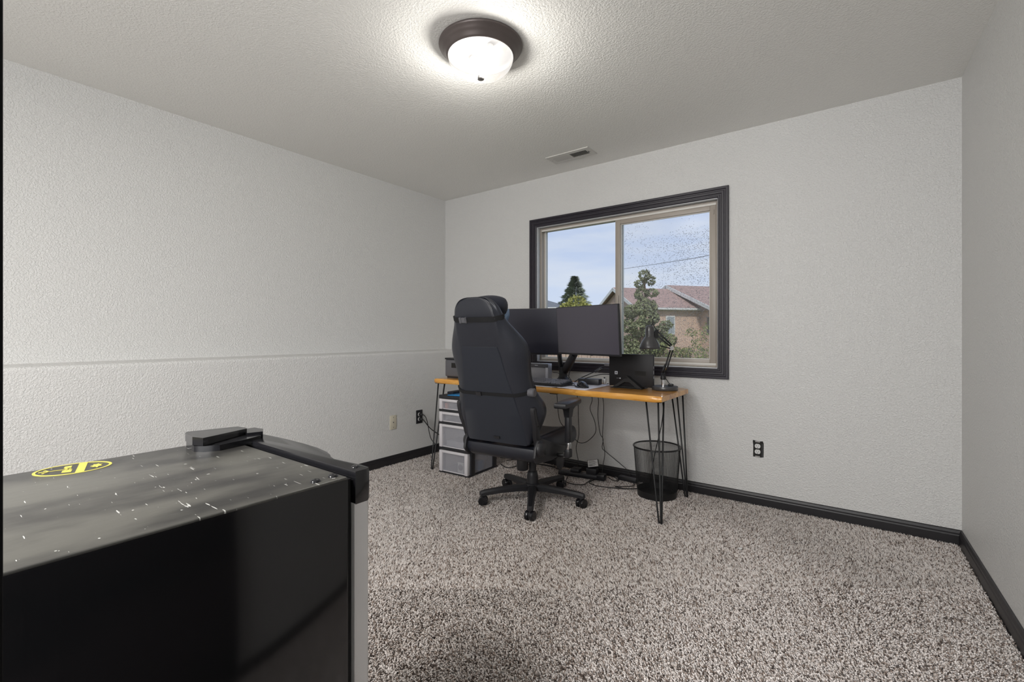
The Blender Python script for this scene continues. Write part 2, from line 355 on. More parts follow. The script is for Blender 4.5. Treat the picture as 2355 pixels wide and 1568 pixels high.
# carpet pile: thousands of twisted yarn tufts, one uncountable object
def carpet():
    X0, X1, Y0, Y1 = XLL+.018, .62, -.5, YB-.016
    VV = []; FF = []; CC = []; base = 0
    pal = np.array([rgb(244, 237, 233), rgb(228, 219, 214), rgb(200, 188, 180), rgb(152, 135, 124), rgb(86, 72, 65)])
    # zone: (inner depth, outer depth) from the camera, pitch, tall tufts or simple ones
    for d0, d1, pitch, full in ((-9, 2.0, .0055, True), (2.0, 9, .0060, False)):
        nx = int((X1-X0)/pitch); ny = int((Y1-Y0)/pitch)
        gx, gy = np.meshgrid(np.arange(nx), np.arange(ny)); gx = gx.ravel(); gy = gy.ravel()
        px = X0+(gx+.5+rng.uniform(-.6, .6, gx.size))*pitch; py = Y0+(gy+.5+rng.uniform(-.6, .6, gx.size))*pitch
        dep = -.599*px+.8007*py
        ok = (dep >= d0) & (dep < d1) & (px < .425+.0297*(YB-py)-.018) & (px > X0) & (py < Y1) & ~((px > -1.2) & (px < -.73) & (py < .5) & (py > .04))
        ok &= (py > .25) | (rng.uniform(size=px.size) < .22)        # sparser behind the camera
        px, py = px[ok], py[ok]; n_ = px.size
        h = rng.uniform(.0065, .0115, n_); rad = rng.uniform(.0023, .0036, n_)*(1 if full else 1.25); rad = np.where(py > .25, rad, rad*2.2)
        dirn = 2.2*np.sin(px*1.7+.6*np.sin(py*2.3))+1.7*np.cos(py*1.9+px*.8)+rng.normal(0, 1.3, n_)
        lean = rng.uniform(.2, 1.1, n_)*h; a0 = rng.uniform(0, 2*np.pi, n_)
        nv = 7 if full else 4
        V = np.zeros((n_, nv, 3), np.float32)
        for k in range(3):
            a = a0+2*np.pi*k/3
            V[:, k, 0] = px+rad*np.cos(a)*(1 if full else 1.25); V[:, k, 1] = py+rad*np.sin(a)*(1 if full else 1.25); V[:, k, 2] = -.001
            if full:
                a = a+.9
                V[:, 3+k, 0] = px+rad*1.2*np.cos(a)+lean*.45*np.cos(dirn); V[:, 3+k, 1] = py+rad*1.2*np.sin(a)+lean*.45*np.sin(dirn); V[:, 3+k, 2] = h*.68
        V[:, nv-1, 0] = px+lean*np.cos(dirn+.5); V[:, nv-1, 1] = py+lean*np.sin(dirn+.5); V[:, nv-1, 2] = h
        tris = []
        for k in range(3):
            j = (k+1) % 3
            tris += [(k, j, 3+j), (k, 3+j, 3+k), (3+k, 3+j, 6)] if full else [(k, j, 3)]
        T = np.array(tris, np.int32)
        FF.append((T[None]+(np.arange(n_)*nv)[:, None, None]).reshape(-1, 3)+base); base += n_*nv
        idx = rng.choice(5, n_, p=[.34, .29, .15, .11, .11])
        # slow drift of tone across the floor: more brown tufts in some patches
        tone_drift = .5+.5*np.sin(px*2.9+1.3*np.sin(py*2.1))*np.cos(py*3.3+.9*np.sin(px*1.7))+.25*np.sin(px*9+py*4)*np.cos(py*8-px*5)
        idx = np.where((idx < 2) & (rng.uniform(size=n_) < .15*tone_drift), 3, idx)
        col = pal[idx]*rng.uniform(.88, 1.1, n_)[:, None]
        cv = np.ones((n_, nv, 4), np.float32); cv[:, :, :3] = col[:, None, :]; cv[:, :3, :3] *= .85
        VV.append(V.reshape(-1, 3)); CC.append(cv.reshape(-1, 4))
    V = np.concatenate(VV); F = np.concatenate(FF); cv = np.concatenate(CC)
    print('carpet tris', F.shape[0])
    me = bpy.data.meshes.new('carpet_pile'); me.vertices.add(len(V)); me.vertices.foreach_set('co', V.ravel())
    me.loops.add(F.size); me.loops.foreach_set('vertex_index', F.ravel())
    me.polygons.add(F.shape[0]); me.polygons.foreach_set('loop_start', np.arange(0, F.size, 3, dtype=np.int32))
    me.update(calc_edges=True)
    me.polygons.foreach_set('use_smooth', np.ones(F.shape[0], bool))
    at = me.color_attributes.new('yarn', 'FLOAT_COLOR', 'POINT'); at.data.foreach_set('color', cv.ravel())
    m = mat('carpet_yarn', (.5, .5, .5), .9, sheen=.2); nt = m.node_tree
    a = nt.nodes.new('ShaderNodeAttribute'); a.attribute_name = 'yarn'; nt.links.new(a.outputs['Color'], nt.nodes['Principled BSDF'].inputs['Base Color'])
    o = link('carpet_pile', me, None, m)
    tag(o, 'flecked beige and brown frieze carpet pile over the whole floor', 'carpet', kind='stuff')
carpet()

# ================================================================== WINDOW
win = bpy.data.objects.new('window_1', None); C.objects.link(win); win.location = (-1.5, YB, 1.444); win['kind'] = 'structure'
def wl(p): return Vector(p)-win.location
# picture-frame casing: stepped profile mitred round the opening; u = distance outwards from the opening, d = depth into the room
cp = [(-.002, 0), (-.002, .011), (.003, .014), (.010, .014), (.013, .011), (.020, .011), (.024, .016), (.036, .016), (.040, .013), (.047, .013), (.051, .019), (.064, .019), (.067, .016), (.067, 0)]
cor = [((WX0, WZ0), (-1, -1)), ((WX1, WZ0), (1, -1)), ((WX1, WZ1), (1, 1)), ((WX0, WZ1), (-1, 1))]
for i in range(4):
    rings = []
    for (c_, s_) in (cor[i], cor[(i+1) % 4]):
        rings.append([wl((c_[0]+s_[0]*u, YB-d, c_[1]+s_[1]*u)) for u, d in cp])
    ob('casing_board', loft(B(), rings), m_casing, win)
def fr(name, x0, x1, z0, z1, t, y0, y1, m, parent, tb=None, tt=None, bev=.002):
    """rectangular frame, member width t"""
    bm = B(); tb = tb or t; tt = tt or t
    box(bm, wl((x0, y0, z0)), wl((x0+t, y1, z1)), bev); box(bm, wl((x1-t, y0, z0)), wl((x1, y1, z1)), bev)
    box(bm, wl((x0+t, y0, z0)), wl((x1-t, y1, z0+tb)), bev); box(bm, wl((x0+t, y0, z1-tt)), wl((x1-t, y1, z1)), bev)
    return ob(name, bm, m, parent, auto=35)
m_jamb = mat('pale_jamb_liner', (.52, .53, .55), .35)
fr('jamb_liner', WX0-.001, WX1+.001, WZ0-.001, WZ1+.001, .008, YB-.001, YB+.045, m_jamb, win)
f1 = fr('vinyl_frame', WX0+.008, WX1-.008, WZ0+.008, WZ1-.008, .016, YB+.040, YB+.14, m_vinyl, win, bev=.0025)
# tracks on sill and head between the two sashes
bm = B(); box(bm, wl((WX0+.024, YB+.040, WZ0+.02)), wl((WX1-.024, YB+.046, WZ0+.034)), .001); box(bm, wl((WX0+.024, YB+.078, WZ0+.02)), wl((WX1-.024, YB+.084, WZ0+.034)), .001)
box(bm, wl((WX0+.024, YB+.040, WZ1-.036)), wl((WX1-.024, YB+.046, WZ1-.022)), .001)
ob('sash_track', bm, m_vinyl_l, f1)
s1 = fr('fixed_sash', WX0+.022, -1.49, WZ0+.024, WZ1-.016, .014, YB+.086, YB+.118, m_vinyl_l, win, .014, .012)
s2 = fr('sliding_sash', -1.530, WX1-.026, WZ0+.024, WZ1-.028, .040, YB+.046, YB+.078, m_vinyl, win, .034, .040)
fr('glazing_bead', -1.490, WX1-.066, WZ0+.058, WZ1-.068, .006, YB+.058, YB+.070, m_vinyl_l, s2, bev=.001)
bm = B(); box(bm, wl((-1.476-.0, YB+.100, WZ0+.03)), wl((WX0+.03, YB+.104, WZ1-.024))); g = ob('glass_pane', bm, m_glass, win)
me_c = ((-1.486+WX1-.07)/2, YB+.064, (WZ0+WZ1)/2)
bm = B(); w_ = (WX1-.068+1.488)/2; h_ = (WZ1-.07-WZ0-.06)/2; box(bm, (-w_, -.002, -h_), (w_, .002, h_)); g = ob('glass_pane', bm, m_glass_d, win, loc=wl(me_c)); tag(g, 'sliding pane with dried rain specks')
# latch on the meeting stile, small pull on the right stile
bm = B(); box(bm, wl((-1.516, YB+.034, 1.31)), wl((-1.500, YB+.046, 1.40)), .003); ob('sash_latch', bm, m_vinyl, s2, auto=35)
bm = B(); box(bm, wl((WX1-.044, YB+.040, 1.925)), wl((WX1-.038, YB+.046, 1.955)), .001); ob('night_latch', bm, m_vinyl, s2)

# ================================================================== CEILING LAMP
lamp = thing('ceiling_light', 'flush round ceiling light with bronze rim and white glass bowl', 'ceiling light', (-1.412, 1.645, H))
ob('mounting_pan', lathe(B(), [(.02, -.001), (.192, -.001), (.194, -.006), (.190, -.013), (.183, -.017), (.180, -.024), (.172, -.030), (.166, -.038), (.160, -.046), (.156, -.052), (.152, -.054)], 72), m_bronze, lamp, smooth=True)
bowl = bpy.data.materials.new('alabaster_glass'); bowl.use_nodes = True; nt = bowl.node_tree; nt.nodes.clear(); N = nt.nodes.new; L = nt.links.new
o_ = N('ShaderNodeOutputMaterial'); tcx = N('ShaderNodeTexCoord')
nzz = N('ShaderNodeTexNoise'); nzz.inputs['Scale'].default_value = 5; nzz.inputs['Distortion'].default_value = 3; nzz.inputs['Detail'].default_value = 2; L(tcx.outputs['Object'], nzz.inputs[0])
rr_ = N('ShaderNodeValToRGB'); L(nzz.outputs[0], rr_.inputs[0]); rr_.color_ramp.elements[0].position = .42; rr_.color_ramp.elements[0].color = (1, .90, .80, 1); rr_.color_ramp.elements[1].position = .52; rr_.color_ramp.elements[1].color = (1, .97, .93, 1)
em = N('ShaderNodeEmission'); em.inputs[1].default_value = 1.0; L(rr_.outputs[0], em.inputs[0])
tl = N('ShaderNodeBsdfTranslucent'); tl.inputs[0].default_value = (.006, .0055, .005, 1)
gl_ = N('ShaderNodeBsdfGlossy'); gl_.inputs['Roughness'].default_value = .12; gl_.inputs[0].default_value = (.05, .05, .05, 1)
tr_ = N('ShaderNodeBsdfTransparent'); tr_.inputs[0].default_value = (.9, .9, .9, 1)
ma = N('ShaderNodeAddShader'); L(tl.outputs[0], ma.inputs[0]); L(gl_.outputs[0], ma.inputs[1])
mb = N('ShaderNodeAddShader'); L(ma.outputs[0], mb.inputs[0]); L(em.outputs[0], mb.inputs[1])
mc = N('ShaderNodeMixShader'); mc.inputs[0].default_value = .45; L(tr_.outputs[0], mc.inputs[1]); L(mb.outputs[0], mc.inputs[2]); L(mc.outputs[0], o_.inputs[0])
ob('glass_bowl', lathe(B(), [(.150, -.052), (.151, -.060), (.147, -.075), (.138, -.092), (.124, -.107), (.104, -.120), (.080, -.130), (.05, -.137), (.02, -.140), (.0005, -.1405)], 72), bowl, lamp, smooth=True)
ob('finial', lathe(B(), [(.001, -.137), (.013, -.138), (.016, -.141), (.0165, -.153), (.0145, -.157), (.008, -.159), (.001, -.1595)], 24), m_nickel, lamp, smooth=True)
ob('inner_pan', lathe(B(), [(.152, -.054), (.146, -.048), (.140, -.030), (.001, -.028)], 48), m_gum, lamp, smooth=True)
for dx, dy in ((-.056, .010), (.067, -.015)):
    ob('bulb_socket', lathe(B(), [(.001, -.030), (.016, -.030), (.016, -.070), (.012, -.074), (.001, -.074)], 20, (dx, dy, 0)), m_white, lamp)
# ------------------------------------------------------------------ ceiling vent
v0 = thing('ceiling_vent', 'white ceiling air register with one dark louvre bank above the window', 'vent', (-1.735, 3.058, H))
bm = B(); W_, D_ = .178, .076; ix, iy = .140, .040
for lo, hi in (((-W_, -D_), (W_, -iy)), ((-W_, iy), (W_, D_)), ((-W_, -iy), (-ix, iy)), ((ix, -iy), (W_, iy)), ((-.004, -iy), (.004, iy))):
    box(bm, (lo[0], lo[1], -.006), (hi[0], hi[1], 0))
m_vent = mat('white_vent_enamel', (.60, .59, .56), .45)
ob('vent_frame', bm, m_vent, v0)
ob('duct_opening', box(B(), (-ix, -iy, -.0008), (ix, iy, -.0002)), m_hole, v0)
first = None
for k in range(32):
    if k < 16: x = -ix+.006+k*.0086; a = -50
    else: x = .010+(k-16)*.0086; a = 50
    if first is None:
        first = bx('louvre', (-.0045, -iy, -.0004), (.0045, iy, .0004), m_vent, v0); s_ = first
    else: s_ = copyto(first, parent=v0)
    s_.location = (x, 0, -.0048); s_.rotation_euler = (0, R(a), 0)
ob('damper_lever', box(B(), (ix+.008, -.012, -.012), (ix+.012, .004, -.006)), m_ink, v0)
for sx in (-1, 1): ob('screw', lathe(B(), [(.003, -.0075), (.003, -.006)], 10, (sx*.160, .0, 0), cap=True), m_nickel, v0)

# ================================================================== WALL PLATES
def plate(name, label, cat, loc, rz, m):
    return thing(name, label, cat, loc, rz)
p = thing('wall_plate', 'almond cable wall plate with a centre jack on the lower left wall', 'wall plate', (XLL, 2.549, .355), R(90))
ob('plate', box(B(), (-.035, -.006, -.059), (.035, 0, .059), .003), m_almond, p, auto=35)
for z_ in (.042, 0, -.042): ob('screw' if z_ else 'jack', lathe(B(), [(.0035 if z_ else .0055, -.0075), (.0035 if z_ else .0055, -.006)], 12, (0, 0, z_), 'y', True), m_ink, p)
p = thing('black_outlet', 'black power outlet with two plugged cords on the left wall by the desk', 'outlet', (XLL, 2.840, .362), R(90))
ob('plate', box(B(), (-.037, -.006, -.060), (.037, 0, .060), .003), m_plast, p, auto=35)
for z_ in (.021, -.021):
    ob('socket', lathe(B(), [(.0165, -.006), (.0165, -.008), (.0135, -.009)], 24, (-.002, 0, z_), 'y', True), m_white, p)
    ob('plug', lathe(B(), [(.0150, -.008), (.0150, -.024), (.009, -.040), (.005, -.044)], 16, (.003, 0, z_), 'y', True), m_rubber, p, smooth=False)
p = thing('bare_outlet', 'white receptacle without its cover plate in the window wall', 'outlet', (-.524, YB, .362))
ob('wall_cutout', prism(B(), [(-.030, -.052), (.014, -.053), (.030, -.050), (.031, .038), (.026, .052), (.012, .050), (-.012, .051), (-.030, .055), (-.032, .046), (-.029, .02)], -.0012, -.0002, 'y'), m_hole, p)
for z_ in (.019, -.017):
    ps = [(.0165*math.cos(a)*1.0, max(-.0135, min(.0135, .0165*math.sin(a)))) for a in [2*math.pi*k/28 for k in range(28)]]
    f_ = ob('socket_face', prism(B(), [(a-.003, b+z_) for a, b in ps], -.009, -.0012, 'y'), m_white, p)
    bm = B(); box(bm, (-.0105, -.0096, z_-.001), (-.0088, -.0088, z_+.007)); box(bm, (.0020, -.0096, z_-.001), (.0037, -.0088, z_+.006)); box(bm, (-.0055, -.0096, z_-.010), (-.0010, -.0088, z_-.006)); ob('slots', bm, m_hole, f_)
for z_ in (.046, -.049):
    ob('mounting_strap', box(B(), (-.018, -.004, z_-.004), (.010, -.0012, z_+.004), .001), m_nickel, p)
ob('box_rim', box(B(), (.022, -.006, -.048), (.0245, -.0012, .036)), m_grey, p)

# ================================================================== MINI FRIDGE
fg = thing('mini_fridge', 'black mini fridge with scuffed top and stainless door in the left foreground', 'fridge', (-.96, .28, 0))
def fl(x, y, z=0): return Vector((x+.96, y-.28, z))
ZT = .85
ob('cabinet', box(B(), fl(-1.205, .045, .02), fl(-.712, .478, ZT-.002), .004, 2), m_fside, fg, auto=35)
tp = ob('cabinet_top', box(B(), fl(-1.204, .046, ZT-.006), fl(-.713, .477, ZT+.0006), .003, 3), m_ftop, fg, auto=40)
ob('door_gasket', box(B(), fl(-1.195, .478, .06), fl(-.724, .490, ZT-.008)), m_gum, fg)
# door: stainless skin between black end caps
outl = [(-.716, .492), (-.716, .518), (-.722, .525), (-.750, .526), (-.786, .519), (-.820, .513), (-.842, .519), (-.860, .533), (-.885, .541), (-.93, .546), (-.99, .549), (-1.06, .548), (-1.12, .545), (-1.16, .541), (-1.198, .536), (-1.205, .525), (-1.205, .492)]
o2 = [(fl(a, b).x, fl(a, b).y) for a, b in outl]
dk = ob('door_skin', prism(B(), o2, .08, ZT-.052), m_steel, fg, auto=30); tag(dk, 'stainless steel door skin')
cap_ = ob('door_top_cap', prism(B(), [(x*1.0+(.0012 if x > 0 else -.0012), y+.0012) for x, y in o2], ZT-.054, ZT+.006, bev=.003), m_plast_g, fg, auto=40)
ob('door_foot_cap', prism(B(), o2, .05, .085), m_plast_g, fg, auto=40)
ob('cap_screw', lathe(B(), [(.0075, 0), (.006, .003), (.001, .0035)], 16, (fl(-.737, .508).x, fl(-.737, .508).y, ZT+.006)), m_plast_g, cap_, smooth=True)
for a, b in ((-.735, .462), (-.733, .428)):
    ob('screw', lathe(B(), [(.0085, 0), (.007, .0035), (.001, .0045)], 18, (fl(a, b).x, fl(a, b).y, ZT+.0006)), m_plast_g, tp, smooth=True)
hp = [(-1.196, .397), (-1.186, .390), (-1.125, .384), (-1.106, .395), (-1.090, .420), (-1.100, .470), (-1.118, .518), (-1.172, .530), (-1.196, .52)]
hb = ob('hinge_cover', prism(B(), [(fl(a, b).x, fl(a, b).y) for a, b in hp], ZT, ZT+.013), m_plast_g, fg, auto=30)
bm = B(); A_ = [(fl(a, b).x, fl(a, b).y) for a, b in [(-1.198, .395), (-1.186, .388), (-1.128, .382), (-1.103, .393), (-1.160, .505), (-1.176, .508), (-1.198, .50)]]
zt = [ZT+.032, ZT+.032, ZT+.032, ZT+.031, ZT+.026, ZT+.026, ZT+.027]
lo_ = [bm.verts.new((x, y, ZT+.0145)) for x, y in A_]; hi_ = [bm.verts.new((x, y, z)) for (x, y), z in zip(A_, zt)]
bm.faces.new(lo_[::-1]); bm.faces.new(hi_)
for i in range(len(A_)): j = (i+1) % len(A_); bm.faces.new((lo_[i], lo_[j], hi_[j], hi_[i]))
ob('hinge_cap', bm, m_plast_g, hb)
ob('hinge_pin_mount', prism(B(), [(fl(a, b).x, fl(a, b).y) for a, b in [(-1.20, .500), (-1.145, .500), (-1.135, .53), (-1.165, .545), (-1.20, .54)]], ZT+.004, ZT+.018), m_plast_g, hb)
for a in (-1.16, -.76):
    for b in (.09, .44): ob('foot', lathe(B(), [(.018, 0), (.018, .02)], 16, (fl(a, b).x, fl(a, b).y, 0), cap=True), m_rubber, fg)
# oval sticker near the back edge of the top (print too small to read)
st = ob('sticker_ring', B(), m_yellow, fg)
def sticker():
    c_ = fl(-1.163, .203); ax = Vector((.012, .045, 0)); u = ax.normalized(); v = Vector((u.y, -u.x, 0))
    a, b = .054, .044; z0, z1 = ZT+.0006, ZT+.0011
    def P(s, t, z): q = c_+u*s+v*t; return (q.x, q.y, z)
    bm = B(); seg = 64
    R4 = [[bm.verts.new(P((a-off)*math.cos(2*math.pi*k/seg), (b-off)*math.sin(2*math.pi*k/seg), z)) for k in range(seg)] for off, z in ((0, z0), (0, z1), (.0042, z1), (.0042, z0))]
    for i in range(4):
        for k in range(seg): bm.faces.new((R4[i][k], R4[i][(k+1) % seg], R4[(i+1) % 4][(k+1) % seg], R4[(i+1) % 4][k]))
    me = st.data; bmesh.ops.recalc_face_normals(bm, faces=bm.faces); bm.to_mesh(me); bm.free()
    def quad(bm, pts): 
        lo = [bm.verts.new(P(s, t, z0)) for s, t in pts]; hi = [bm.verts.new(P(s, t, z1)) for s, t in pts]
        bm.faces.new(lo); bm.faces.new(hi)
        for i in range(len(pts)): j = (i+1) % len(pts); bm.faces.new((lo[i], lo[j], hi[j], hi[i]))
    bm = B(); quad(bm, [(.005, -.040), (.017, -.038), (.017, .038), (.005, .040)])                    # band
    quad(bm, [(-.014, .008), (-.001, .008), (-.001, .026), (-.014, .024)]); quad(bm, [(-.014, -.024), (-.004, -.026), (-.004, -.010), (-.014, -.008)])
    quad(bm, [(-.034, -.001), (-.002, -.001), (-.002, .001), (-.034, .001)]); quad(bm, [(-.041, .010), (-.034, .0), (-.032, .001), (-.038, .012)]); quad(bm, [(-.041, -.010), (-.034, .0), (-.032, -.001), (-.038, -.012)])
    quad(bm, [(-.046, -.003), (-.038, -.001), (-.038, .001), (-.046, .003)])
    quad(bm, [(-.012, -.006), (-.004, .005), (-.003, .004), (-.010, -.007)]); quad(bm, [(-.012, .006), (-.004, -.005), (-.003, -.004), (-.010, .007)])
    pts = []
    for k in range(14):
        r_ = 1 if k % 2 else .62; pts.append((.032+.009*r_*math.cos(2*math.pi*k/14), .016*r_*math.sin(2*math.pi*k/14)))
    quad(bm, pts); ob('sticker_print', bm, m_yellow, st)
sticker(); tag(st, 'oval yellow sticker')

# ================================================================== DESK
DX0, DX1, DY0, DY1, DZ = -2.785, -.914, 2.650, 3.185, .740
dc = ((DX0+DX1)/2, (DY0+DY1)/2)
desk = thing('desk', 'long honey stained wooden desk on black hairpin legs under the window', 'desk', (dc[0], dc[1], 0))
def dl(x, y, z): return Vector((x-dc[0], y-dc[1], z))
# top with a slightly wavy, rounded front edge
bm = B(); rings = []
NX = 48
for i in range(NX+1):
    t = i/NX; x = DX0+(DX1-DX0)*t
    wv = .004*math.sin(t*23)+.003*math.sin(t*57+1)
    en = min(t, 1-t)*(DX1-DX0)
    cut = .012*max(0, 1-en/.015)**2
    y0 = DY0+wv+cut; y1 = DY1-cut; zb_, zt_ = DZ-.036+cut*.25, DZ-cut*.25
    rings.append([dl(x, y0+.004, zb_), dl(x, y0, zb_+.006), dl(x, y0-.001, (zb_+zt_)/2), dl(x, y0+.001, zt_-.006), dl(x, y0+.006, zt_), dl(x, y1-.006, zt_), dl(x, y1, zt_-.006), dl(x, y1, zb_+.006), dl(x, y1-.005, zb_)])
ob('desktop', loft(bm, rings), m_wood, desk, auto=50)
def hairpin(name, foot, tops):
    lg = None
    fx, fy = foot
    bm = B()
    for j, (tx, ty) in enumerate(tops):
        off = ((-.010, 0), (0, .006), (.008, -.003))[j]
        tube(bm, [dl(tx, ty, DZ-.038), dl(fx+off[0], fy+off[1], .012), dl(fx+off[0]*.6, fy+off[1]*.6, .003)], .0052, 8)
    tube(bm, [dl(fx-.012, fy, .004), dl(fx+.010, fy, .004)], .0055, 8)
    lg = ob('hairpin_leg', bm, m_matteblk, desk, smooth=True)
    cxm = [t[0] for t in tops]; cym = [t[1] for t in tops]
    bm = B(); box(bm, dl(min(cxm)-.014, min(cym)-.014, DZ-.0405), dl(max(cxm)+.014, max(cym)+.014, DZ-.0365), .001)
    ob('mounting_plate', bm, m_matteblk, lg)
hairpin('leg', (-.924, 2.668), [(-1.018, 2.690), (-.945, 2.690), (-.938, 2.765)])
hairpin('leg', (-.937, 3.215), [(-1.010, 3.135), (-.950, 3.055), (-.938, 3.135)])
hairpin('leg', (-2.785, 2.640), [(-2.765, 2.690), (-2.685, 2.680), (-2.765, 2.765)])
hairpin('leg', (-2.785, 3.205), [(-2.765, 3.130), (-2.685, 3.130), (-2.765, 3.050)])
ob('cable_hook', box(B(), dl(-1.70, 2.70, DZ-.048), dl(-1.645, 2.73, DZ-.036), .002), m_plast, desk)
ob('cable_hook', prism(B(), [(dl(-1.46, 0, 0).x, DZ-.037), (dl(-1.36, 0, 0).x, DZ-.037), (dl(-1.38, 0, 0).x, DZ-.043), (dl(-1.44, 0, 0).x, DZ-.046)], dl(0, 2.74, 0).y, dl(0, 2.77, 0).y, 'y'), m_plast, desk)

# ================================================================== THINGS ON THE DESK
# desk mat
bm = B(); g = []
nx_, ny_ = 40, 10
for j in range(ny_+1):
    row = []
    for i in range(nx_+1):
        x = -2.20+.795*i/nx_; y = 2.665+.39*j/ny_
        lift = max(0, .0065*math.sin(i*.42+1.2))*max(0, 1-j/1.6)*(1 if i < 30 else .4)
        row.append(bm.verts.new((x, y, DZ+.003+lift)))
    g.append(row)
for j in range(ny_):
    for i in range(nx_): bm.faces.new((g[j][i], g[j][i+1], g[j+1][i+1], g[j+1][i]))
o = ob('desk_mat', bm, m_mat, None, smooth=True); s_ = o.modifiers.new('t', 'SOLIDIFY'); s_.thickness = .0026; s_.offset = -1
tag(o, 'large pale desk mat lying under the keyboard and mouse', 'desk mat')
# keyboard
kb = thing('keyboard', 'black computer keyboard standing on the pale desk mat', 'keyboard', (-1.83, 2.775, DZ+.004))
prf = [(-.072, 0), (.072, .004), (.074, .030), (.066, .031), (-.070, .017), (-.074, .012)]
ob('case', prism(B(), prf, -.222, .222, 'x', bev=.002), m_plast, kb, auto=35)
bm = B()
rows = 6
for r_ in range(rows):
    yy = -.060+r_*.0235; zz = .0178+(yy+.07)*.103
    x = -.214
    while x < .208:
        w_ = .0162
        if r_ == 0 and -.12 < x < .0: w_ = .11
        if r_ in (1, 2) and (x < -.205): w_ = .026
        if x < .072 < x+w_ or .128 < x < .138: x += .006
        m4 = Matrix.Translation((0, 0, 0)); box(bm, (x, yy-.0080, zz), (x+w_, yy+.0080, zz+.0075))
        x += w_+.0027
ob('keycaps', bm, m_key, kb)['kind'] = 'stuff'
tube_ = [ob('foot', box(B(), (a, .055, -.001), (a+.03, .067, .006)), m_plast, kb) for a in (-.20, .17)]
# mouse
def mouse():
    t = thing('computer_mouse', 'glossy black ergonomic computer mouse on the pale desk mat', 'mouse', (-1.492, 2.788, DZ+.0045), R(-38))
    rings = []
    for i in range(13):
        u = i/12; x = -.058+.116*u
        hh = .041*math.sin(math.pi*min(1, (u*.92+.10)))**.75*(1.0-.35*u)+.004; ww = .034*(math.sin(math.pi*(u*.88+.06))**.45)
        rings.append([(x, ww*math.cos(a), max(0, hh*math.sin(a)**.8 if math.sin(a) > 0 else 0)) for a in [math.pi*k/10 for k in range(11)]])
    bm = loft(B(), rings, close=True); ob('mouse_shell', bm, m_plast_g, t, smooth=True)
    ob('scroll_wheel', lathe(B(), [(.004, -.004), (.009, -.003), (.009, .003), (.004, .004)], 16, (.030, 0, .024), 'y', True), m_grey, t)
    ob('thumb_rest', box(B(), (-.03, -.048, 0), (.025, -.026, .008), .003), m_plast_g, t, auto=35)
mouse()
# power adapter of the laptop with its small upright plug
o = thing('power_adapter', 'black oblong power adapter behind the computer mouse', 'power adapter', (-1.535, 2.985, DZ+.0045), R(2))
ob('brick', box(B(), (-.085, -.03, 0), (.075, .03, .040), .004), m_plast, o, auto=35)
ob('brick_lid', box(B(), (-.078, -.025, .0395), (.068, .025, .0405)), m_grey, o)
o = thing('charging_plug', 'small white charging plug standing between power adapter and laptop', 'plug', (-1.475, 3.085, DZ+.0005))
ob('plug_body', box(B(), (-.010, -.010, 0), (.010, .010, .040), .003), m_white, o, auto=35)
ob('plug_tip', box(B(), (-.005, -.003, .040), (.005, .003, .050)), m_chrome, o)

# monitors
def monitor(name, label, pl, pr, zb0, zt0, tilt, m):
    pl = Vector((*pl, 0)); pr = Vector((*pr, 0)); c_ = (pl+pr)/2; wd = (pr-pl).length; ang = math.atan2(pr.y-pl.y, pr.x-pl.x)
    hgt = zt0-zb0
    t = thing(name, label, 'monitor', (c_.x, c_.y, (zb0+zt0)/2), ang)
    T = Matrix.Rotation(R(tilt), 4, 'X')
    ob('screen_panel', box(B(), (-wd/2+.005, -.0022, -hgt/2+.012), (wd/2-.005, .0, hgt/2-.005), 0, mtx=T), m, t)
    ob('bezel', box(B(), (-wd/2, -.0015, -hgt/2), (wd/2, .018, hgt/2), .003, mtx=T), m_plast, t, auto=35)
    ob('back_bulge', prism(B(), [(-wd*.30, -hgt*.32), (wd*.30, -hgt*.32), (wd*.30, hgt*.28), (-wd*.30, hgt*.28)], .017, .045, 'y', mtx=T, bev=.008), m_plast, t, auto=35)
    ob('mount_plate', box(B(), (-.06, .045, -.06), (.06, .060, .06), .004, mtx=T), m_matteblk, t, auto=35)
    return t
m1_ = monitor('monitor', 'front right black monitor, nearer one, overlapping the other screen', (-1.683, 2.775), (-1.165, 2.637), .962, 1.285, 4, m_screen)
m2_ = monitor('monitor', 'left black monitor, darker screen partly behind the gaming chair', (-2.2225, 2.690), (-1.700, 2.856), .952, 1.287, 0, m_screen2)
# clamp arm
ar = thing('monitor_stand', 'black dual monitor arm clamped to the back edge of the desk', 'monitor arm', (-1.85, 3.135, DZ+.0005))
ob('arm_base', lathe(B(), [(.062, 0), (.060, .006), (.040, .020), (.032, .036), (.030, .060)], 32, cap=True), m_plast, ar, auto=40)
ob('centre_post', lathe(B(), [(.027, .055), (.027, .105), (.022, .108)], 24, cap=True), m_plast, ar, auto=40)
ob('clamp', box(B(), (-.03, .03, -.09), (.03, .045, .004), .003), m_matteblk, ar, auto=35)
def beam(name, a, b, w0, w1, h, m, parent):
    a = Vector(a); b = Vector(b); d = (b-a).normalized(); s = d.cross(Vector((0, 0, 1))).normalized(); u = s.cross(d)
    rings = []
    for p_, w_ in ((a, w0), (a.lerp(b, .5), (w0+w1)/2), (b, w1)):
        rings.append([p_+s*w_*math.cos(t)+u*h*math.sin(t) for t in [2*math.pi*k/12 for k in range(12)]])
    return ob(name, loft(B(), rings), m, parent, auto=50)
beam('upper_arm', (.02, 0, .085), (.18, -.14, .22), .026, .024, .036, m_plast, ar)
beam('forearm', (.18, -.14, .22), (.36, -.355, .345), .022, .020, .024, m_plast, ar)
beam('upper_arm', (-.012, 0, .05), (-.026, -.02, .25), .020, .018, .018, m_plast_g, ar)
beam('forearm', (-.026, -.02, .25), (-.105, -.31, .345), .020, .018, .022, m_plast, ar)
ob('cable_clip', box(B(), (-.004, -.028, .052), (.016, -.022, .058), .001), m_chrome, ar)
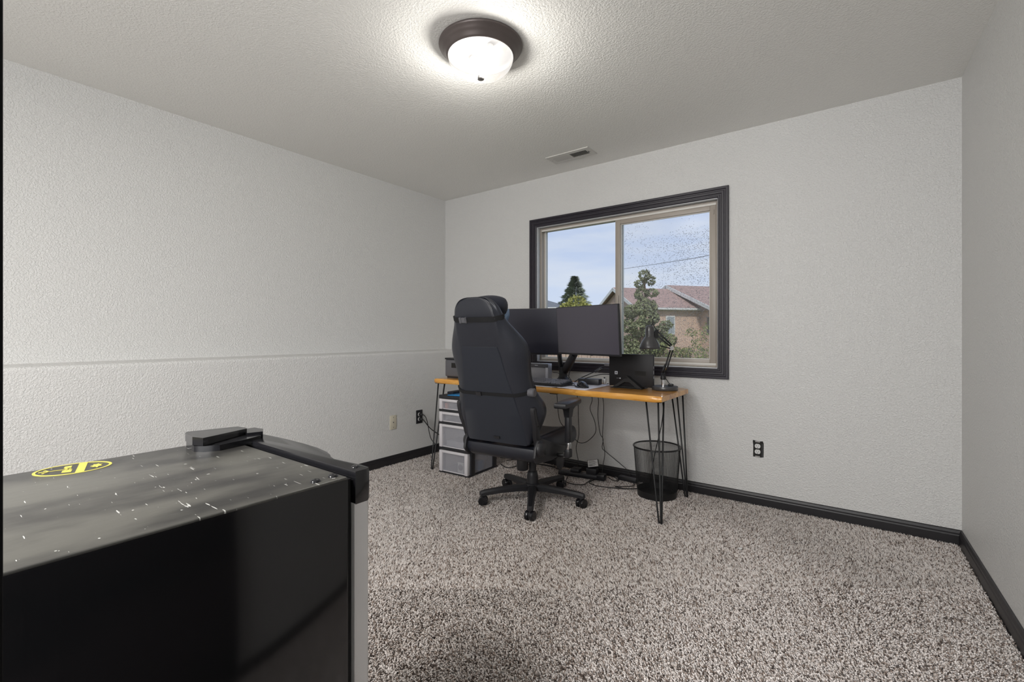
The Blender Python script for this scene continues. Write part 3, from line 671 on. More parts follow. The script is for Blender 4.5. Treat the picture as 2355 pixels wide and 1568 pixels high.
# laptop standing upright in a bracket
m_lapt = mat('laptop_black', (.010, .009, .010), .5, spec=.3)
lt = thing('laptop', 'closed black laptop standing on edge in a stand beside the desk lamp', 'laptop', (-1.228, 2.975, DZ+.010), R(1))
ob('body', box(B(), (-.154, -.011, 0), (.154, .011, .216), .004), m_lapt, lt, auto=35)
ob('lid_seam', box(B(), (.1542, -.002, .01), (.1548, .001, .206)), m_grey, lt)
ob('ports', box(box(box(B(), (.1540, -.008, .06), (.1550, -.004, .075)), (.1540, -.008, .09), (.1550, -.004, .112)), (.1540, -.008, .125), (.1550, -.004, .14)), m_silver_l, lt)
ob('vent_grille', box(B(), (.030, -.0116, .075), (.105, -.0110, .105)), m_hole, lt)
o = ob('window_sticker', box(B(), (-.112, -.0118, .078), (-.092, -.0110, .099)), m_silver_l, lt); o.name = 'info_sticker'; ob('sticker_mark', box(B(), (-.107, -.0121, .083), (-.097, -.0117, .094)), m_grey, o)
ob('small_sticker', box(B(), (-.078, -.0118, .048), (-.070, -.0110, .056)), m_silver_l, lt)
ob('small_print', box(B(), (-.100, -.0116, .050), (-.081, -.0110, .054)), m_grey, lt)
sd = thing('laptop_stand', 'black metal bracket stand holding the upright laptop', 'laptop stand', (-1.228, 2.975, DZ+.0005), R(1))
ob('foot_plate', box(B(), (-.125, -.055, 0), (.095, .055, .004), .001), m_matteblk, sd)
for sy in (-1, 1):
    bm = B(); prism(bm, [(-.105, .004), (-.120, .004), (-.035, .062), (-.005, .066), (.080, .004), (.045, .004), (-.002, .040), (-.035, .040), (-.085, .008)], sy*.030-.0015, sy*.030+.0015, 'y'); ob('side_bracket', bm, m_matteblk, sd)
bm = B(); prism(bm, [(-.015, .082), (-.008, .082), (.092, .006), (.070, .006)], -.0575, -.0125, 'y'); ob('gusset', bm, m_matteblk, sd)
ob('cradle', box(B(), (-.12, -.014, .004), (.09, .014, .0095)), m_matteblk, sd)
# speaker box
sp = thing('speaker', 'silver grille speaker with dark top band behind the keyboard', 'speaker', (-2.085, 3.085, DZ+.001))
ob('grille', box(B(), (-.140, -.030, 0), (.125, .026, .098), .003), m_silver, sp, auto=35)
ob('side_panel', box(B(), (.122, -.032, 0), (.150, .028, .128), .006), m_silver_l, sp, auto=35)
ob('side_panel', box(B(), (-.165, -.032, 0), (-.138, .028, .128), .006), m_silver_l, sp, auto=35)
ob('top_band', box(B(), (-.140, -.034, .098), (.148, .028, .126), .004), m_grey, sp, auto=35)
ob('top_cover', box(B(), (-.140, -.033, .125), (.148, .028, .129), .002), m_silver_l, sp, auto=35)
ob('badge', box(B(), (.028, -.0352, .111), (.056, -.0338, .116)), m_silver_l, sp)
ob('indicator_light', box(B(), (.112, -.0350, .106), (.115, -.0338, .109)), m_ink, sp)
# printer at the left end
pr_ = thing('printer', 'small dark grey printer at the left end of the desk behind the chair', 'printer', (-2.585, 2.860, DZ+.001))
ob('housing', box(B(), (-.165, -.11, .012), (.165, .12, .150), .010, 3), m_grey, pr_, auto=35)
ob('lid', box(B(), (-.166, -.112, .150), (.166, .121, .165), .004), m_plast, pr_, auto=35)
ob('paper_slot', box(B(), (-.09, -.1115, .085), (.09, -.109, .125)), m_hole, pr_)
ob('foot_pad', box(B(), (-.15, -.10, 0), (.15, .11, .013), .002), m_plast, pr_)
# desk lamp
DL = Vector((-1.010, 3.000, DZ+.0005))
dlm = thing('desk_lamp', 'dark swing arm desk lamp with bell shade at the right end of the desk', 'desk lamp', DL)
cR = Vector((math.cos(R(36.8)), math.sin(R(36.8)), 0)); cF = Vector((-math.sin(R(36.8)), math.cos(R(36.8)), 0))
ob('weighted_base', lathe(B(), [(.079, 0), (.0815, .003), (.0815, .021), (.079, .0245), (.02, .026)], 56, cap=True), m_lampblk, dlm, auto=40)
ob('chrome_post', lathe(B(), [(.0125, .025), (.0125, .070)], 24, (-.008, -.008, 0), cap=True), m_chrome, dlm, auto=40)
def lp(r, z, d=0): return cR*r+cF*d+Vector((0, 0, z-DZ))
# local positions: r across the view, d away from it
hinge0 = lp(-.008, .835); elbow = lp(.044, 1.010); head = lp(-.056, 1.105)
ob('swivel', lathe(B(), [(.016, .066), (.018, .075), (.016, .090), (.008, .098)], 20, (-.008, -.008, 0), cap=True), m_matteblk, dlm, auto=40)
for nm, off in (('lower_arm', .008), ('lower_arm', -.008)):
    ob(nm, tube(B(), [lp(-.010, .826)+cR*off, elbow+cR*off+Vector((0, 0, -.01))], .0050, 8), m_matteblk, dlm, smooth=True)
ob('tension_spring', tube(B(), [lp(-.024, .850, -.012), lp(.000, .905, -.012)], .0062, 10), m_matteblk, dlm, smooth=True)
ob('tension_spring', tube(B(), [lp(.006, .855, .010), lp(.022, .925, .010)], .0050, 10), m_chrome, dlm, smooth=True)
bm = B(); prism(bm, [(-.012, -.014), (.009, -.014), (.012, .006), (.000, .013), (-.010, .010)], -.006, .006, 'y', mtx=Matrix.Translation(elbow) @ Matrix.Rotation(R(36.8), 4, 'Z')); ob('elbow_joint', bm, m_chrome, dlm)
bm = B(); prism(bm, [(-.014, -.014), (.014, -.012), (.010, .014), (-.012, .012)], -.009, .009, 'y', mtx=Matrix.Translation(lp(-.010, .835)) @ Matrix.Rotation(R(36.8), 4, 'Z')); ob('lower_joint', bm, m_matteblk, dlm)
for off in (.010, -.013):
    ob('upper_arm', tube(B(), [elbow+Vector((0, 0, .012+off*.7)), head+Vector((0, 0, off*1.2))+cR*.008], .0048, 8), m_matteblk, dlm, smooth=True)
ob('lower_link', tube(B(), [elbow+lp(-.004, DZ-.004), lp(-.052, 1.030), lp(-.075, 1.075)], .0035, 8), m_matteblk, dlm, smooth=True)
bm = B(); prism(bm, [(-.012, -.030), (.010, -.034), (.012, .018), (-.004, .028), (-.014, .010)], -.006, .006, 'y', mtx=Matrix.Translation(head) @ Matrix.Rotation(R(36.8), 4, 'Z')); ob('head_bracket', bm, m_matteblk, dlm)
sh = ob('lamp_shade', lathe(B(), [(.0005, 1.157-DZ), (.016, 1.155-DZ), (.024, 1.148-DZ), (.0275, 1.135-DZ), (.028, 1.085-DZ), (.031, 1.080-DZ), (.044, 1.064-DZ), (.056, 1.042-DZ), (.063, 1.020-DZ), (.066, 1.004-DZ), (.0645, 1.004-DZ), (.054, 1.040-DZ), (.026, 1.080-DZ)], 48, tuple(lp(-.098, DZ))), m_lampblk, dlm, smooth=True)
ob('lamp_cord', tube(B(), [lp(-.088, 1.155), lp(-.078, 1.178), lp(-.080, 1.195), lp(-.074, 1.160), lp(-.052, 1.120)], .0028, 6, 5), m_rubber, dlm, smooth=True)
ob('cord_switch', box(B(), (.018, .0, .0265), (.050, .022, .040), .005, 3), m_rubber, dlm, auto=35)
ob('base_cord', tube(B(), [(.006, .006, .070), (.018, .010, .050), (.030, .012, .035)], .0028, 6, 5), m_rubber, dlm, smooth=True)

# ================================================================== CABLES
def cable(pts, r, label, name='cable', k=7, m=None, group=None):
    o = ob(name, tube(B(), pts, r, 7, k), m or m_rubber, None, smooth=True)
    tag(o, label, 'cable', group); return o
z_ = DZ+.006
cable([(-1.545, 2.80, 1.00), (-1.60, 2.88, .925), (-1.665, 2.95, .865), (-1.700, 2.97, .815), (-1.680, 2.93, .772), (-1.640, 2.89, z_+.012), (-1.600, 2.87, z_+.004)], .0028, 'thin black cable hanging from the arm down to the back of the keyboard')
cable([(-1.470, 2.83, .972), (-1.455, 2.83, .958), (-1.425, 2.81, .960), (-1.410, 2.80, .972)], .0026, 'short black cable loop under the right monitor')
cable([(-1.395, 2.93, .975), (-1.400, 3.03, .93), (-1.385, 3.07, .885), (-1.420, 3.10, .835), (-1.432, 3.10, .790), (-1.43, 3.10, DZ+.005)], .0024, 'thin cable dropping from the right monitor behind the adapter')
cable([(-1.384, 2.98, .888), (-1.42, 3.00, .882), (-1.47, 3.02, .862), (-1.495, 3.03, .846), (-1.56, 3.03, .815), (-1.64, 3.04, .780), (-1.70, 3.05, DZ+.006)], .0032, 'black cable with an inline block leaving the upper left of the laptop')
o = bx('cable_block', (-.028, -.010, -.009), (.028, .010, .009), m_plast, None, .003); o.location = (-1.497, 3.030, .845); o.rotation_euler = (0, R(-32), R(8)); tag(o, 'black inline dongle on the cable left of the laptop', 'dongle')
o = bx('cable_connector', (-.026, -.008, -.009), (.012, .008, .009), m_grey, None, .003); o.location = (-1.396, 2.975, .888); tag(o, 'grey cable connector plugged high into the laptop edge', 'connector')
cable([(-1.505, 3.04, .835), (-1.46, 3.04, .850), (-1.40, 3.03, .850), (-1.345, 3.02, .822), (-1.340, 3.03, .79), (-1.40, 3.06, .760), (-1.45, 3.06, DZ+.006)], .0030, 'black cable curling in a wide loop left of the laptop')
cable([(-1.382, 2.976, .822), (-1.44, 2.97, .820), (-1.50, 2.95, .806), (-1.545, 2.92, .788), (-1.57, 2.91, DZ+.020)], .0030, 'black power cable between laptop and the mouse')
cable([(-1.385, 3.00, DZ+.016), (-1.41, 3.00, DZ+.020), (-1.425, 3.005, DZ+.008), (-1.40, 3.03, DZ+.006), (-1.33, 3.05, DZ+.006)], .0028, 'pale cable curled on the desk by the laptop foot', m=m_silver_l)
cable([(-1.655, 2.86, DZ+.018), (-1.62, 2.84, DZ+.024), (-1.595, 2.83, DZ+.014), (-1.615, 2.81, DZ+.008), (-1.56, 2.81, DZ+.009)], .0030, 'coiled black cable between keyboard and mouse')
cable([(-2.25, 3.10, .872), (-2.17, 3.09, .888), (-2.08, 3.085, .888), (-2.02, 3.085, .872)], .0030, 'black cable arching over the silver speaker')
cable([(-1.935, 3.12, .800), (-1.90, 3.13, .798), (-1.86, 3.10, .795), (-1.78, 3.08, .790), (-1.72, 3.02, .770), (-1.66, 2.95, DZ+.010)], .0022, 'thin black cable running from speaker around the arm base')
# below the desk, close to the window wall
cable([(-1.81, 3.20, .735), (-1.808, 3.29, .60), (-1.800, 3.29, .435), (-1.796, 3.29, .297), (-1.820, 3.29, .189), (-1.796, 3.28, .082), (-1.79, 3.20, .03)], .0026, 'leftmost black cable hanging behind the armrest to the power strip')
cable([(-1.68, 3.20, .735), (-1.678, 3.29, .60), (-1.696, 3.29, .515), (-1.655, 3.29, .417), (-1.651, 3.29, .333), (-1.723, 3.29, .255), (-1.789, 3.29, .236), (-1.832, 3.29, .261), (-1.92, 3.29, .334), (-1.98, 3.29, .42), (-2.0, 3.28, .70)], .0026, 'black cable sagging in a wide loop below the desk beside the armrest')
cable([(-1.61, 3.20, .735), (-1.625, 3.29, .60), (-1.629, 3.29, .47), (-1.611, 3.29, .338), (-1.585, 3.29, .291), (-1.592, 3.29, .223), (-1.556, 3.29, .195), (-1.398, 3.30, .089), (-1.37, 3.30, .045)], .0026, 'black cable hanging then slanting right to the black brick')
cable([(-1.575, 3.20, .735), (-1.580, 3.28, .60), (-1.576, 3.28, .494), (-1.584, 3.28, .309), (-1.566, 3.28, .195), (-1.573, 3.27, .111), (-1.562, 3.22, .046)], .0026, 'black cable dropping straight from desk to the power strip')
cable([(-1.045, 3.04, .690), (-1.055, 3.10, .60), (-1.078, 3.14, .50), (-1.10, 3.16, .42), (-1.125, 3.17, .33), (-1.16, 3.20, .20), (-1.20, 3.27, .06), (-1.22, 3.29, .02)], .0028, 'black lamp cord hanging behind the front right desk leg')
o = bx('inline_plug', (-.010, -.010, -.02), (.010, .010, .014), m_plast, None, .003); o.location = (-1.045, 3.04, .690); tag(o, 'small black plug tucked under the right end of the desk', 'plug')
cable([(-3.118, 2.843, .384), (-3.10, 2.848, .374), (-3.095, 2.870, .33), (-3.10, 2.917, .173), (-3.10, 2.971, .104), (-3.08, 3.02, .03)], .0034, 'black cord from the upper socket of the black outlet')
cable([(-3.118, 2.843, .341), (-3.10, 2.848, .325), (-3.08, 2.898, .257), (-3.08, 2.995, .19), (-3.02, 3.10, .10), (-2.95, 3.20, .03)], .0042, 'thicker black cord from the lower socket of the black outlet')
cable([(-1.80, 3.14, .02), (-1.775, 3.07, .016), (-1.737, 2.988, .014), (-1.69, 2.965, .014), (-1.643, 2.970, .014), (-1.60, 3.01, .014), (-1.60, 3.12, .02)], .0030, 'black cable loop on the carpet in front of the power strip')
cable([(-1.53, 3.19, .022), (-1.585, 3.14, .016), (-1.590, 3.07, .014), (-1.545, 3.04, .014), (-1.487, 3.035, .014), (-1.348, 3.085, .014), (-1.249, 3.160, .014), (-1.235, 3.27, .014), (-1.28, 3.30, .02)], .0032, 'long black cable on the carpet running towards the waste bin')
cable([(-1.52, 3.24, .022), (-1.47, 3.22, .014), (-1.435, 3.235, .014), (-1.47, 3.28, .014), (-1.52, 3.29, .02)], .0028, 'short black cable kink on the carpet right of the power strip')
cable([(-1.335, 3.26, .02), (-1.30, 3.20, .014), (-1.345, 3.14, .014), (-1.40, 3.10, .014), (-1.33, 3.095, .014)], .0028, 'black cable lying in front of the black brick beside the bin')
cable([(-2.43, 3.17, .018), (-2.40, 3.24, .014), (-2.33, 3.26, .014), (-2.20, 3.24, .014), (-2.05, 3.25, .014), (-1.90, 3.20, .018)], .0034, 'black cable on the carpet along the wall right of the drawers')
cable([(-2.41, 3.06, .016), (-2.308, 3.012, .014), (-2.273, 3.054, .014), (-2.255, 3.159, .014), (-2.137, 3.255, .014), (-2.0, 3.27, .014)], .0034, 'black cable wandering across the carpet behind the chair base')
# power strip and bricks
ps = thing('power_strip', 'long black power strip with plugged adapters on the carpet under the desk', 'power strip', (-1.70, 3.17, .008), R(8))
ob('strip_body', box(B(), (-.19, -.028, 0), (.18, .028, .034), .006), m_plast, ps, auto=35)
ob('strip_cover', box(B(), (-.17, -.022, .0335), (.155, .022, .0355), .001), m_grey, ps)
ob('plugged_adapter', box(B(), (-.085, -.034, .034), (-.015, .040, .062), .005), m_plast, ps, auto=35)
ob('plugged_adapter', box(B(), (.035, -.020, .034), (.115, .050, .080), .005), m_plast, ps, auto=35)
ob('plugged_adapter', box(B(), (.125, -.045, .020), (.185, .020, .050), .005), m_plast, ps, auto=35)
lb = thing('labelled_adapter', 'black power adapter with white printed label lying on the power strip', 'power adapter', (-1.618, 3.190, .122), R(12))
lb.rotation_euler = (R(62), R(-10), R(22))
ob('adapter_body', box(B(), (-.045, -.028, -.026), (.040, .030, 0), .004), m_plast, lb, auto=35)
q = ob('paper_label', box(B(), (-.040, -.024, 0), (.035, .026, .0008)), m_label, lb)
bm = B()
for i in range(6): box(bm, (-.034, .018-i*.007, .0008), (.010+((i*37) % 5)*.004, .0205-i*.007, .0011))
for i in range(7): box(bm, (-.032+i*.0036, -.018, .0008), (-.0305+i*.0036+.0004*(i % 3), -.010, .0011))
ob('label_print', bm, m_ink, q)
b2 = thing('power_brick', 'flat black power brick on the carpet left of the waste bin', 'power adapter', (-1.385, 3.295, .006), R(-6))
ob('brick', box(B(), (-.075, -.024, 0), (.075, .024, .030), .005), m_plast, b2, auto=35); ob('brick_lid', box(B(), (-.066, -.018, .0295), (.066, .018, .0305)), m_grey, b2)

# ================================================================== DRAWER TOWER
dw = thing('drawer_tower', 'black framed plastic drawer tower with four frosted drawers under the desk', 'drawer unit', (-2.535, 2.632, .006), R(3))
TW, TD = .150, .375
m_dark = m_plast
bm = B()
for z0, z1 in ((.585, .612), (.484, .500), (.386, .402), (.181, .202), (0, .010)):
    ob('frame_shelf', box(B(), (-TW-.004, -.004, z0), (TW+.004, TD, z1), .003), m_dark, dw, auto=35)
for sx in (-1, 1):
    for yy in (.0, TD-.045):
        y0_ = yy+.045 if yy == 0 else yy
        ob('frame_post', box(B(), (sx*TW-.010, y0_-.02, .01), (sx*TW+.008, y0_+.022, .586), .003), m_dark, dw, auto=35)
for i, (z0, z1) in enumerate(((.502, .583), (.404, .482), (.204, .384), (.012, .179))):
    dwr = fr_ = None
    bm = B(); x_ = TW-.006
    t_ = .030
    # front frame of the drawer and its frosted face and tub
    box(bm, (-x_, -.012, z0), (-x_+t_, .02, z1), .004); box(bm, (x_-t_, -.012, z0), (x_, .02, z1), .004)
    box(bm, (-x_+t_, -.012, z1-.020), (x_-t_, .02, z1), .004); box(bm, (-x_+t_, .0, z0), (x_-t_, .012, z0+.006), .001)
    dwr = ob('drawer', bm, m_tubwhite, dw, auto=35)
    ob('frosted_front', box(B(), (-x_+t_, .004, z0+.004), (x_-t_, .007, z1-.018)), m_frost, dwr)
    bm = B(); box(bm, (-x_+.006, .02, z0+.003), (-x_+.009, TD-.02, z1-.015)); box(bm, (x_-.003, .02, z0+.003), (x_-.0, TD-.02, z1-.015)); box(bm, (-x_+.006, .02, z0), (x_-.003, TD-.02, z0+.003)); box(bm, (-x_+.006, TD-.022, z0), (x_, TD-.019, z1-.015))
    ob('drawer_tub', bm, m_frost, dwr)
def inside(name, lo, hi, m, label, cat, bev=.003):
    o = thing(name, label, cat, (0, 0, 0)); o.matrix_world = Matrix.Translation(dw.location) @ Matrix.Rotation(R(3), 4, 'Z') @ Matrix.Translation(((lo[0]+hi[0])/2, (lo[1]+hi[1])/2, lo[2])); c_ = o
    s_ = [(h-l)/2 for l, h in zip(lo, hi)]
    ob('body', box(B(), (-s_[0], -s_[1], 0), (s_[0], s_[1], s_[2]*2), bev), m, c_, auto=35); return o
o = inside('disc_package', (.030, .010, .020), (.090, .014, .100), m_white, 'white square package with round grey window inside the bottom drawer', 'package')
ob('round_window', lathe(B(), [(.024, -.0028), (.024, -.0020)], 28, (0, 0, .042), 'y', True), m_grey, o)
inside('orange_bag', (.095, .012, .016), (.115, .030, .060), m_orange, 'orange and yellow packet beside the disc package in the bottom drawer', 'packet')
inside('orange_box', (-.105, .012, .507), (-.080, .040, .550), m_orange, 'orange item behind the frosted front of the top drawer', 'box')
inside('paper_box', (.05, .15, .016), (.125, .22, .085), m_blue, 'blue packet seen through the side of the bottom drawer', 'packet')
inside('paper_stack', (-.10, .03, .207), (.09, .20, .250), m_silver_l, 'pale stack of papers inside the third drawer', 'papers')
# folder and case lying on the tower
fo = thing('blue_folder', 'bright blue folder lying on top of the drawer tower', 'folder', (-2.50, 2.72, .619), R(12))
ob('cover', box(B(), (-.115, -.075, 0), (.115, .15, .004), .001), m_blue, fo); ob('flap', prism(B(), [(-.115, .004), (.10, .004), (.115, .016), (.10, .018)], -.073, .14, 'y'), m_blue, fo)
ca = thing('black_case', 'flat black case on the drawer tower left of the blue folder', 'case', (-2.62, 2.78, .6195), R(5))
ob('case_body', box(B(), (-.05, -.09, 0), (.012, .08, .020), .005), m_navy, ca, auto=35); ob('zip', box(B(), (-.0505, -.08, .009), (-.0498, .07, .011)), m_grey, ca)

# ================================================================== WASTE BIN
wb = thing('waste_bin', 'black wire mesh waste bin behind the front right desk leg', 'waste bin', (-1.108, 3.128, .004))
def cyl_wires():
    bm = B(); seg = 132; nz_ = 62; z0, z1 = .045, .330; r0, r1 = .128, .1525
    def rad(z): return r0+(r1-r0)*(z-.0)/.33
    g = [[bm.verts.new((rad(z)*math.cos(2*math.pi*k/seg), rad(z)*math.sin(2*math.pi*k/seg), z)) for k in range(seg)] for z in [z0+(z1-z0)*j/nz_ for j in range(nz_+1)]]
    for j in range(nz_):
        for k in range(seg): bm.faces.new((g[j][k], g[j][(k+1) % seg], g[j+1][(k+1) % seg], g[j+1][k]))
    o = ob('mesh_wall', bm, m_matteblk, wb); o['kind'] = 'stuff'
    md = o.modifiers.new('w', 'WIREFRAME'); md.thickness = .0013; md.use_even_offset = False
cyl_wires()
ob('bottom_band', lathe(B(), [(.001, .004), (.126, .004), (.128, .002), (.1315, .046), (.1295, .046), (.126, .008), (.001, .008)], 56), m_matteblk, wb, auto=40)
bm = B(); tube(bm, [(.1545*math.cos(a), .1545*math.sin(a), .334) for a in [2*math.pi*k/56 for k in range(57)]], .0055, 10, cap=False); ob('rim', bm, m_plast_g, wb, smooth=True)

# ================================================================== GAMING CHAIR
ch = thing('gaming_chair', 'black leather gaming chair on five casters turned to the desk', 'chair', (-1.733, 2.543, 0), R(6))
# base
hb_ = ob('hub', lathe(B(), [(.034, .070), (.046, .074), (.050, .100), (.046, .118), (.038, .122), (.036, .170), (.030, .196), (.026, .200)], 32, cap=True), m_plast, ch, auto=35)
ob('gas_cylinder', lathe(B(), [(.024, .195), (.024, .262), (.019, .264), (.019, .35)], 24, cap=True), m_plast, ch, auto=35)
leg0 = None
for k, ang in enumerate((8, 80, 152, 224, 296)):
    a = R(ang)
    M_ = Matrix.Rotation(a, 4, 'Z')
    rings = []
    for r_, wz, zt_, zb_ in ((.030, .030, .116, .076), (.10, .026, .116, .078), (.22, .022, .106, .074), (.318, .020, .096, .064), (.345, .018, .090, .064), (.354, .010, .082, .066)):
        rings.append([M_ @ Vector((r_, s*wz*c2, zz)) for s, c2, zz in ((-1, 1, zb_), (-1, 1, zt_-.012), (-1, .6, zt_), (1, .6, zt_), (1, 1, zt_-.012), (1, 1, zb_))])
    ob('base_leg', loft(B(), rings), m_plast, ch, auto=25)
    # caster: twin wheel with hood and stem, each turned its own way
    cc = bpy.data.objects.new('caster', None); C.objects.link(cc); cc.parent = ch; cc.location = (.330*math.cos(a), .330*math.sin(a), 0)
    cc.rotation_euler = (0, 0, R((75, 10, 160, 35, 95)[k]-6)); cc.empty_display_size = .02
    for s in (-1, 1):
        ob('wheel', lathe(B(), [(.006, s*.006), (.028, s*.006), (.030, s*.009), (.030, s*.024), (.027, s*.028), (.010, s*.029)], 28, (0, 0, .030), 'y', True), m_plast_g, cc, auto=35)
    ob('caster_hood', lathe(B(), [(.010, -.0055), (.026, -.0055), (.026, .0055), (.010, .0055)], 24, (0.004, 0, .032), 'y', True), m_plast, cc, auto=35)
    ob('caster_stem', lathe(B(), [(.011, .048), (.013, .060), (.008, .072)], 16, cap=True), m_plast, cc, auto=35)
# mechanism
ob('tilt_mechanism', box(B(), (-.085, -.15, .318), (.085, .13, .362), .010), m_plast, ch, auto=35)
ob('tension_knob', lathe(B(), [(.036, .215), (.038, .222), (.038, .290), (.030, .318)], 14, (-.042, -.06, 0), cap=True), m_plast, ch, auto=25)
def paddle(sx, y, zc_):
    l_ = ob('lever_rod', tube(B(), [(sx*.06, y, .335), (sx*.17, y, .330), (sx*.215, y, .320)], .010, 10), m_plast, ch, smooth=True)
    ob('lever_paddle', prism(B(), [(-.022, -.050), (-.012, -.062), (.008, -.062), (.022, -.048), (.026, .0), (.014, .018), (-.010, .018), (-.022, 0)], -.010, .010, 'y', mtx=Matrix.Translation((sx*.222, y, .318)), bev=.005), m_plast, l_, auto=35)
paddle(1, -.05, .3); paddle(-1, -.02, .3)
# seat: cushion with raised side bolsters
def seat():
    rings = []
    ys = [(-.34, .70, .0), (-.30, .96, .0), (-.20, 1, .0), (-.05, 1, 0), (.08, 1, 0), (.16, .98, 0), (.205, .94, -.006), (.225, .86, -.022)]
    for y, ws, dz in ys:
        w_ = .245*ws
        pts = [(-w_*.55, .372), (-w_*.92, .376), (-w_, .400), (-w_*1.0, .455), (-w_*.93, .492+dz), (-w_*.78, .497+dz), (-w_*.62, .478+dz), (-w_*.3, .466+dz), (w_*.3, .466+dz), (w_*.62, .478+dz), (w_*.78, .497+dz), (w_*.93, .492+dz), (w_, .455), (w_, .400), (w_*.92, .376), (w_*.55, .372)]
        rings.append([(x, y, z) for x, z in pts])
    return ob('seat_cushion', loft(B(), rings), m_leather, ch, smooth=True, sub=1)
st_ = seat()
ob('seat_piping', tube(B(), [(.19, -.25, .494), (.192, -.05, .498), (.19, .12, .496), (.17, .20, .484)], .0035, 8, 5), m_leather, st_, smooth=True)
ob('seat_piping', tube(B(), [(-.19, -.25, .494), (-.192, -.05, .498), (-.19, .12, .496), (-.17, .20, .484)], .0035, 8, 5), m_leather, st_, smooth=True)
# apron across the rear below the backrest
ob('rear_apron', prism(B(), [(-.405, .448), (-.412, .420), (-.395, .385), (-.355, .362), (-.26, .358), (-.26, .44), (-.33, .455)], -.232, .232, 'x', bev=.006), m_leather, ch, auto=50)
for sx in (-1, 1):
    # side plate, hinge cover, upright bracket, knob
    x0, x1 = (sx*.232, sx*.247)
    sp_ = ob('side_plate', prism(B(), [(-.42, .46), (-.43, .41), (-.40, .372), (-.22, .352), (.04, .362), (.05, .385), (-.10, .42), (-.26, .475), (-.33, .50), (-.385, .50)], min(x0, x1), max(x0, x1), 'x', bev=.003), m_plast, ch, auto=40)
    ob('hinge_cover', lathe(B(), [(.004, sx*.274), (.034, sx*.271), (.044, sx*.262), (.048, sx*.246)] if sx > 0 else [(.048, -.246), (.044, -.262), (.034, -.271), (.004, -.274)], 32, (0, -.365, .447), 'x', True), m_plast, sp_, auto=40)
    ob('hinge_bolt', lathe(B(), [(.006, sx*.2745), (.006, sx*.270)] if sx > 0 else [(.006, -.270), (.006, -.2745)], 12, (0, -.352, .424), 'x', True), m_hole, sp_)
# backrest frame: origin at bottom, tilted back
TL = R(18); yb_, zb_0 = -.40, .455
def bp_(x, h, d): return Vector((x-.02, yb_-h*math.sin(TL)+d*math.cos(TL), zb_0+h*math.cos(TL)+d*math.sin(TL)))
def interp(tab, h):
    for (a, b), (c, d) in zip(tab, tab[1:]):
        if a <= h <= c: return b+(d-b)*(h-a)/(c-a)
    return tab[-1][1] if h > tab[-1][0] else tab[0][1]
Wt = [(0, .228), (.05, .240), (.10, .262), (.14, .284), (.18, .294), (.21, .290), (.25, .274), (.30, .256), (.36, .246), (.45, .247), (.53, .258), (.58, .254), (.62, .236), (.67, .208), (.72, .178), (.77, .158), (.81, .148), (.845, .128), (.868, .098), (.882, .05)]
Pt = [(0, .215), (.17, .206), (.31, .182), (.40, .162), (.5, .148), (.6, .136), (.7, .136), (.77, .130), (.82, .120), (.85, .098), (.87, .070), (.882, .03)]
Dt = [(0, .10), (.10, .15), (.2, .165), (.3, .13), (.4, .12), (.52, .135), (.6, .125), (.68, .095), (.76, .065), (.84, .055), (.882, .042)]
def backrest():
    rings = []
    hs = [0, .02, .05, .09, .13, .17, .21, .25, .29, .33, .38, .43, .48, .53, .57, .60, .63, .66, .69, .72, .75, .78, .81, .835, .855, .870, .880]
    for h in hs:
        w_, p_, d_ = interp(Wt, h), interp(Pt, h), interp(Dt, h)
        end = 0 if h > .02 else .01
        f_ = .0 if h < .80 else (h-.80)*.28
        half = [(p_*.5, f_), (p_, f_+.001), (p_*1.03, f_+.006), ((w_+p_)/2, f_+.022+end), (w_*.985, d_*.45), (w_, d_*.68), (w_*.985, d_*.90), (w_*.93, d_), (w_*.84, d_*.97), (w_*.72, d_*.80), (w_*.45, d_*.66)]
        ring = [bp_(x, h, d) for x, d in half] + [bp_(0, h, d_*.64)] + [bp_(-x, h, d) for x, d in half[::-1]] + [bp_(0, h, f_)]
        rings.append(ring)
    return ob('backrest', loft(B(), rings), m_leather, ch, smooth=True, sub=1)
bk = backrest()
# fabric panel over the flat rear
hs = [.012+.592*i/14 for i in range(15)]
rings = []
for h in hs:
    p_ = interp(Pt, h)-.010-(0 if h < .58 else .006)
    rings.append([bp_(x, h, d) for x, d in ((-p_, .004), (-p_*.97, -.0030), (-p_*.5, -.0042), (p_*.5, -.0042), (p_*.97, -.0030), (p_, .004))])
ob('rear_panel', loft(B(), rings, caps=True), m_fabric, bk, auto=50)
# stitched seams around the headrest
for off in (0, .007):
    pts = []
    for h in [.76+.1*i/9 for i in range(10)]:
        f_ = .0 if h < .80 else (h-.80)*.28
        pts.append(bp_(interp(Pt, h)-.004+off, h, f_-.0015+off*.35))
    pts += [bp_(.04, .874-off*.2, .019), bp_(-.04, .874-off*.2, .019)] if off == 0 else []
    tubem = ob('seam_stitching', tube(B(), pts, .0009, 5, 3), m_grey, bk, smooth=True)
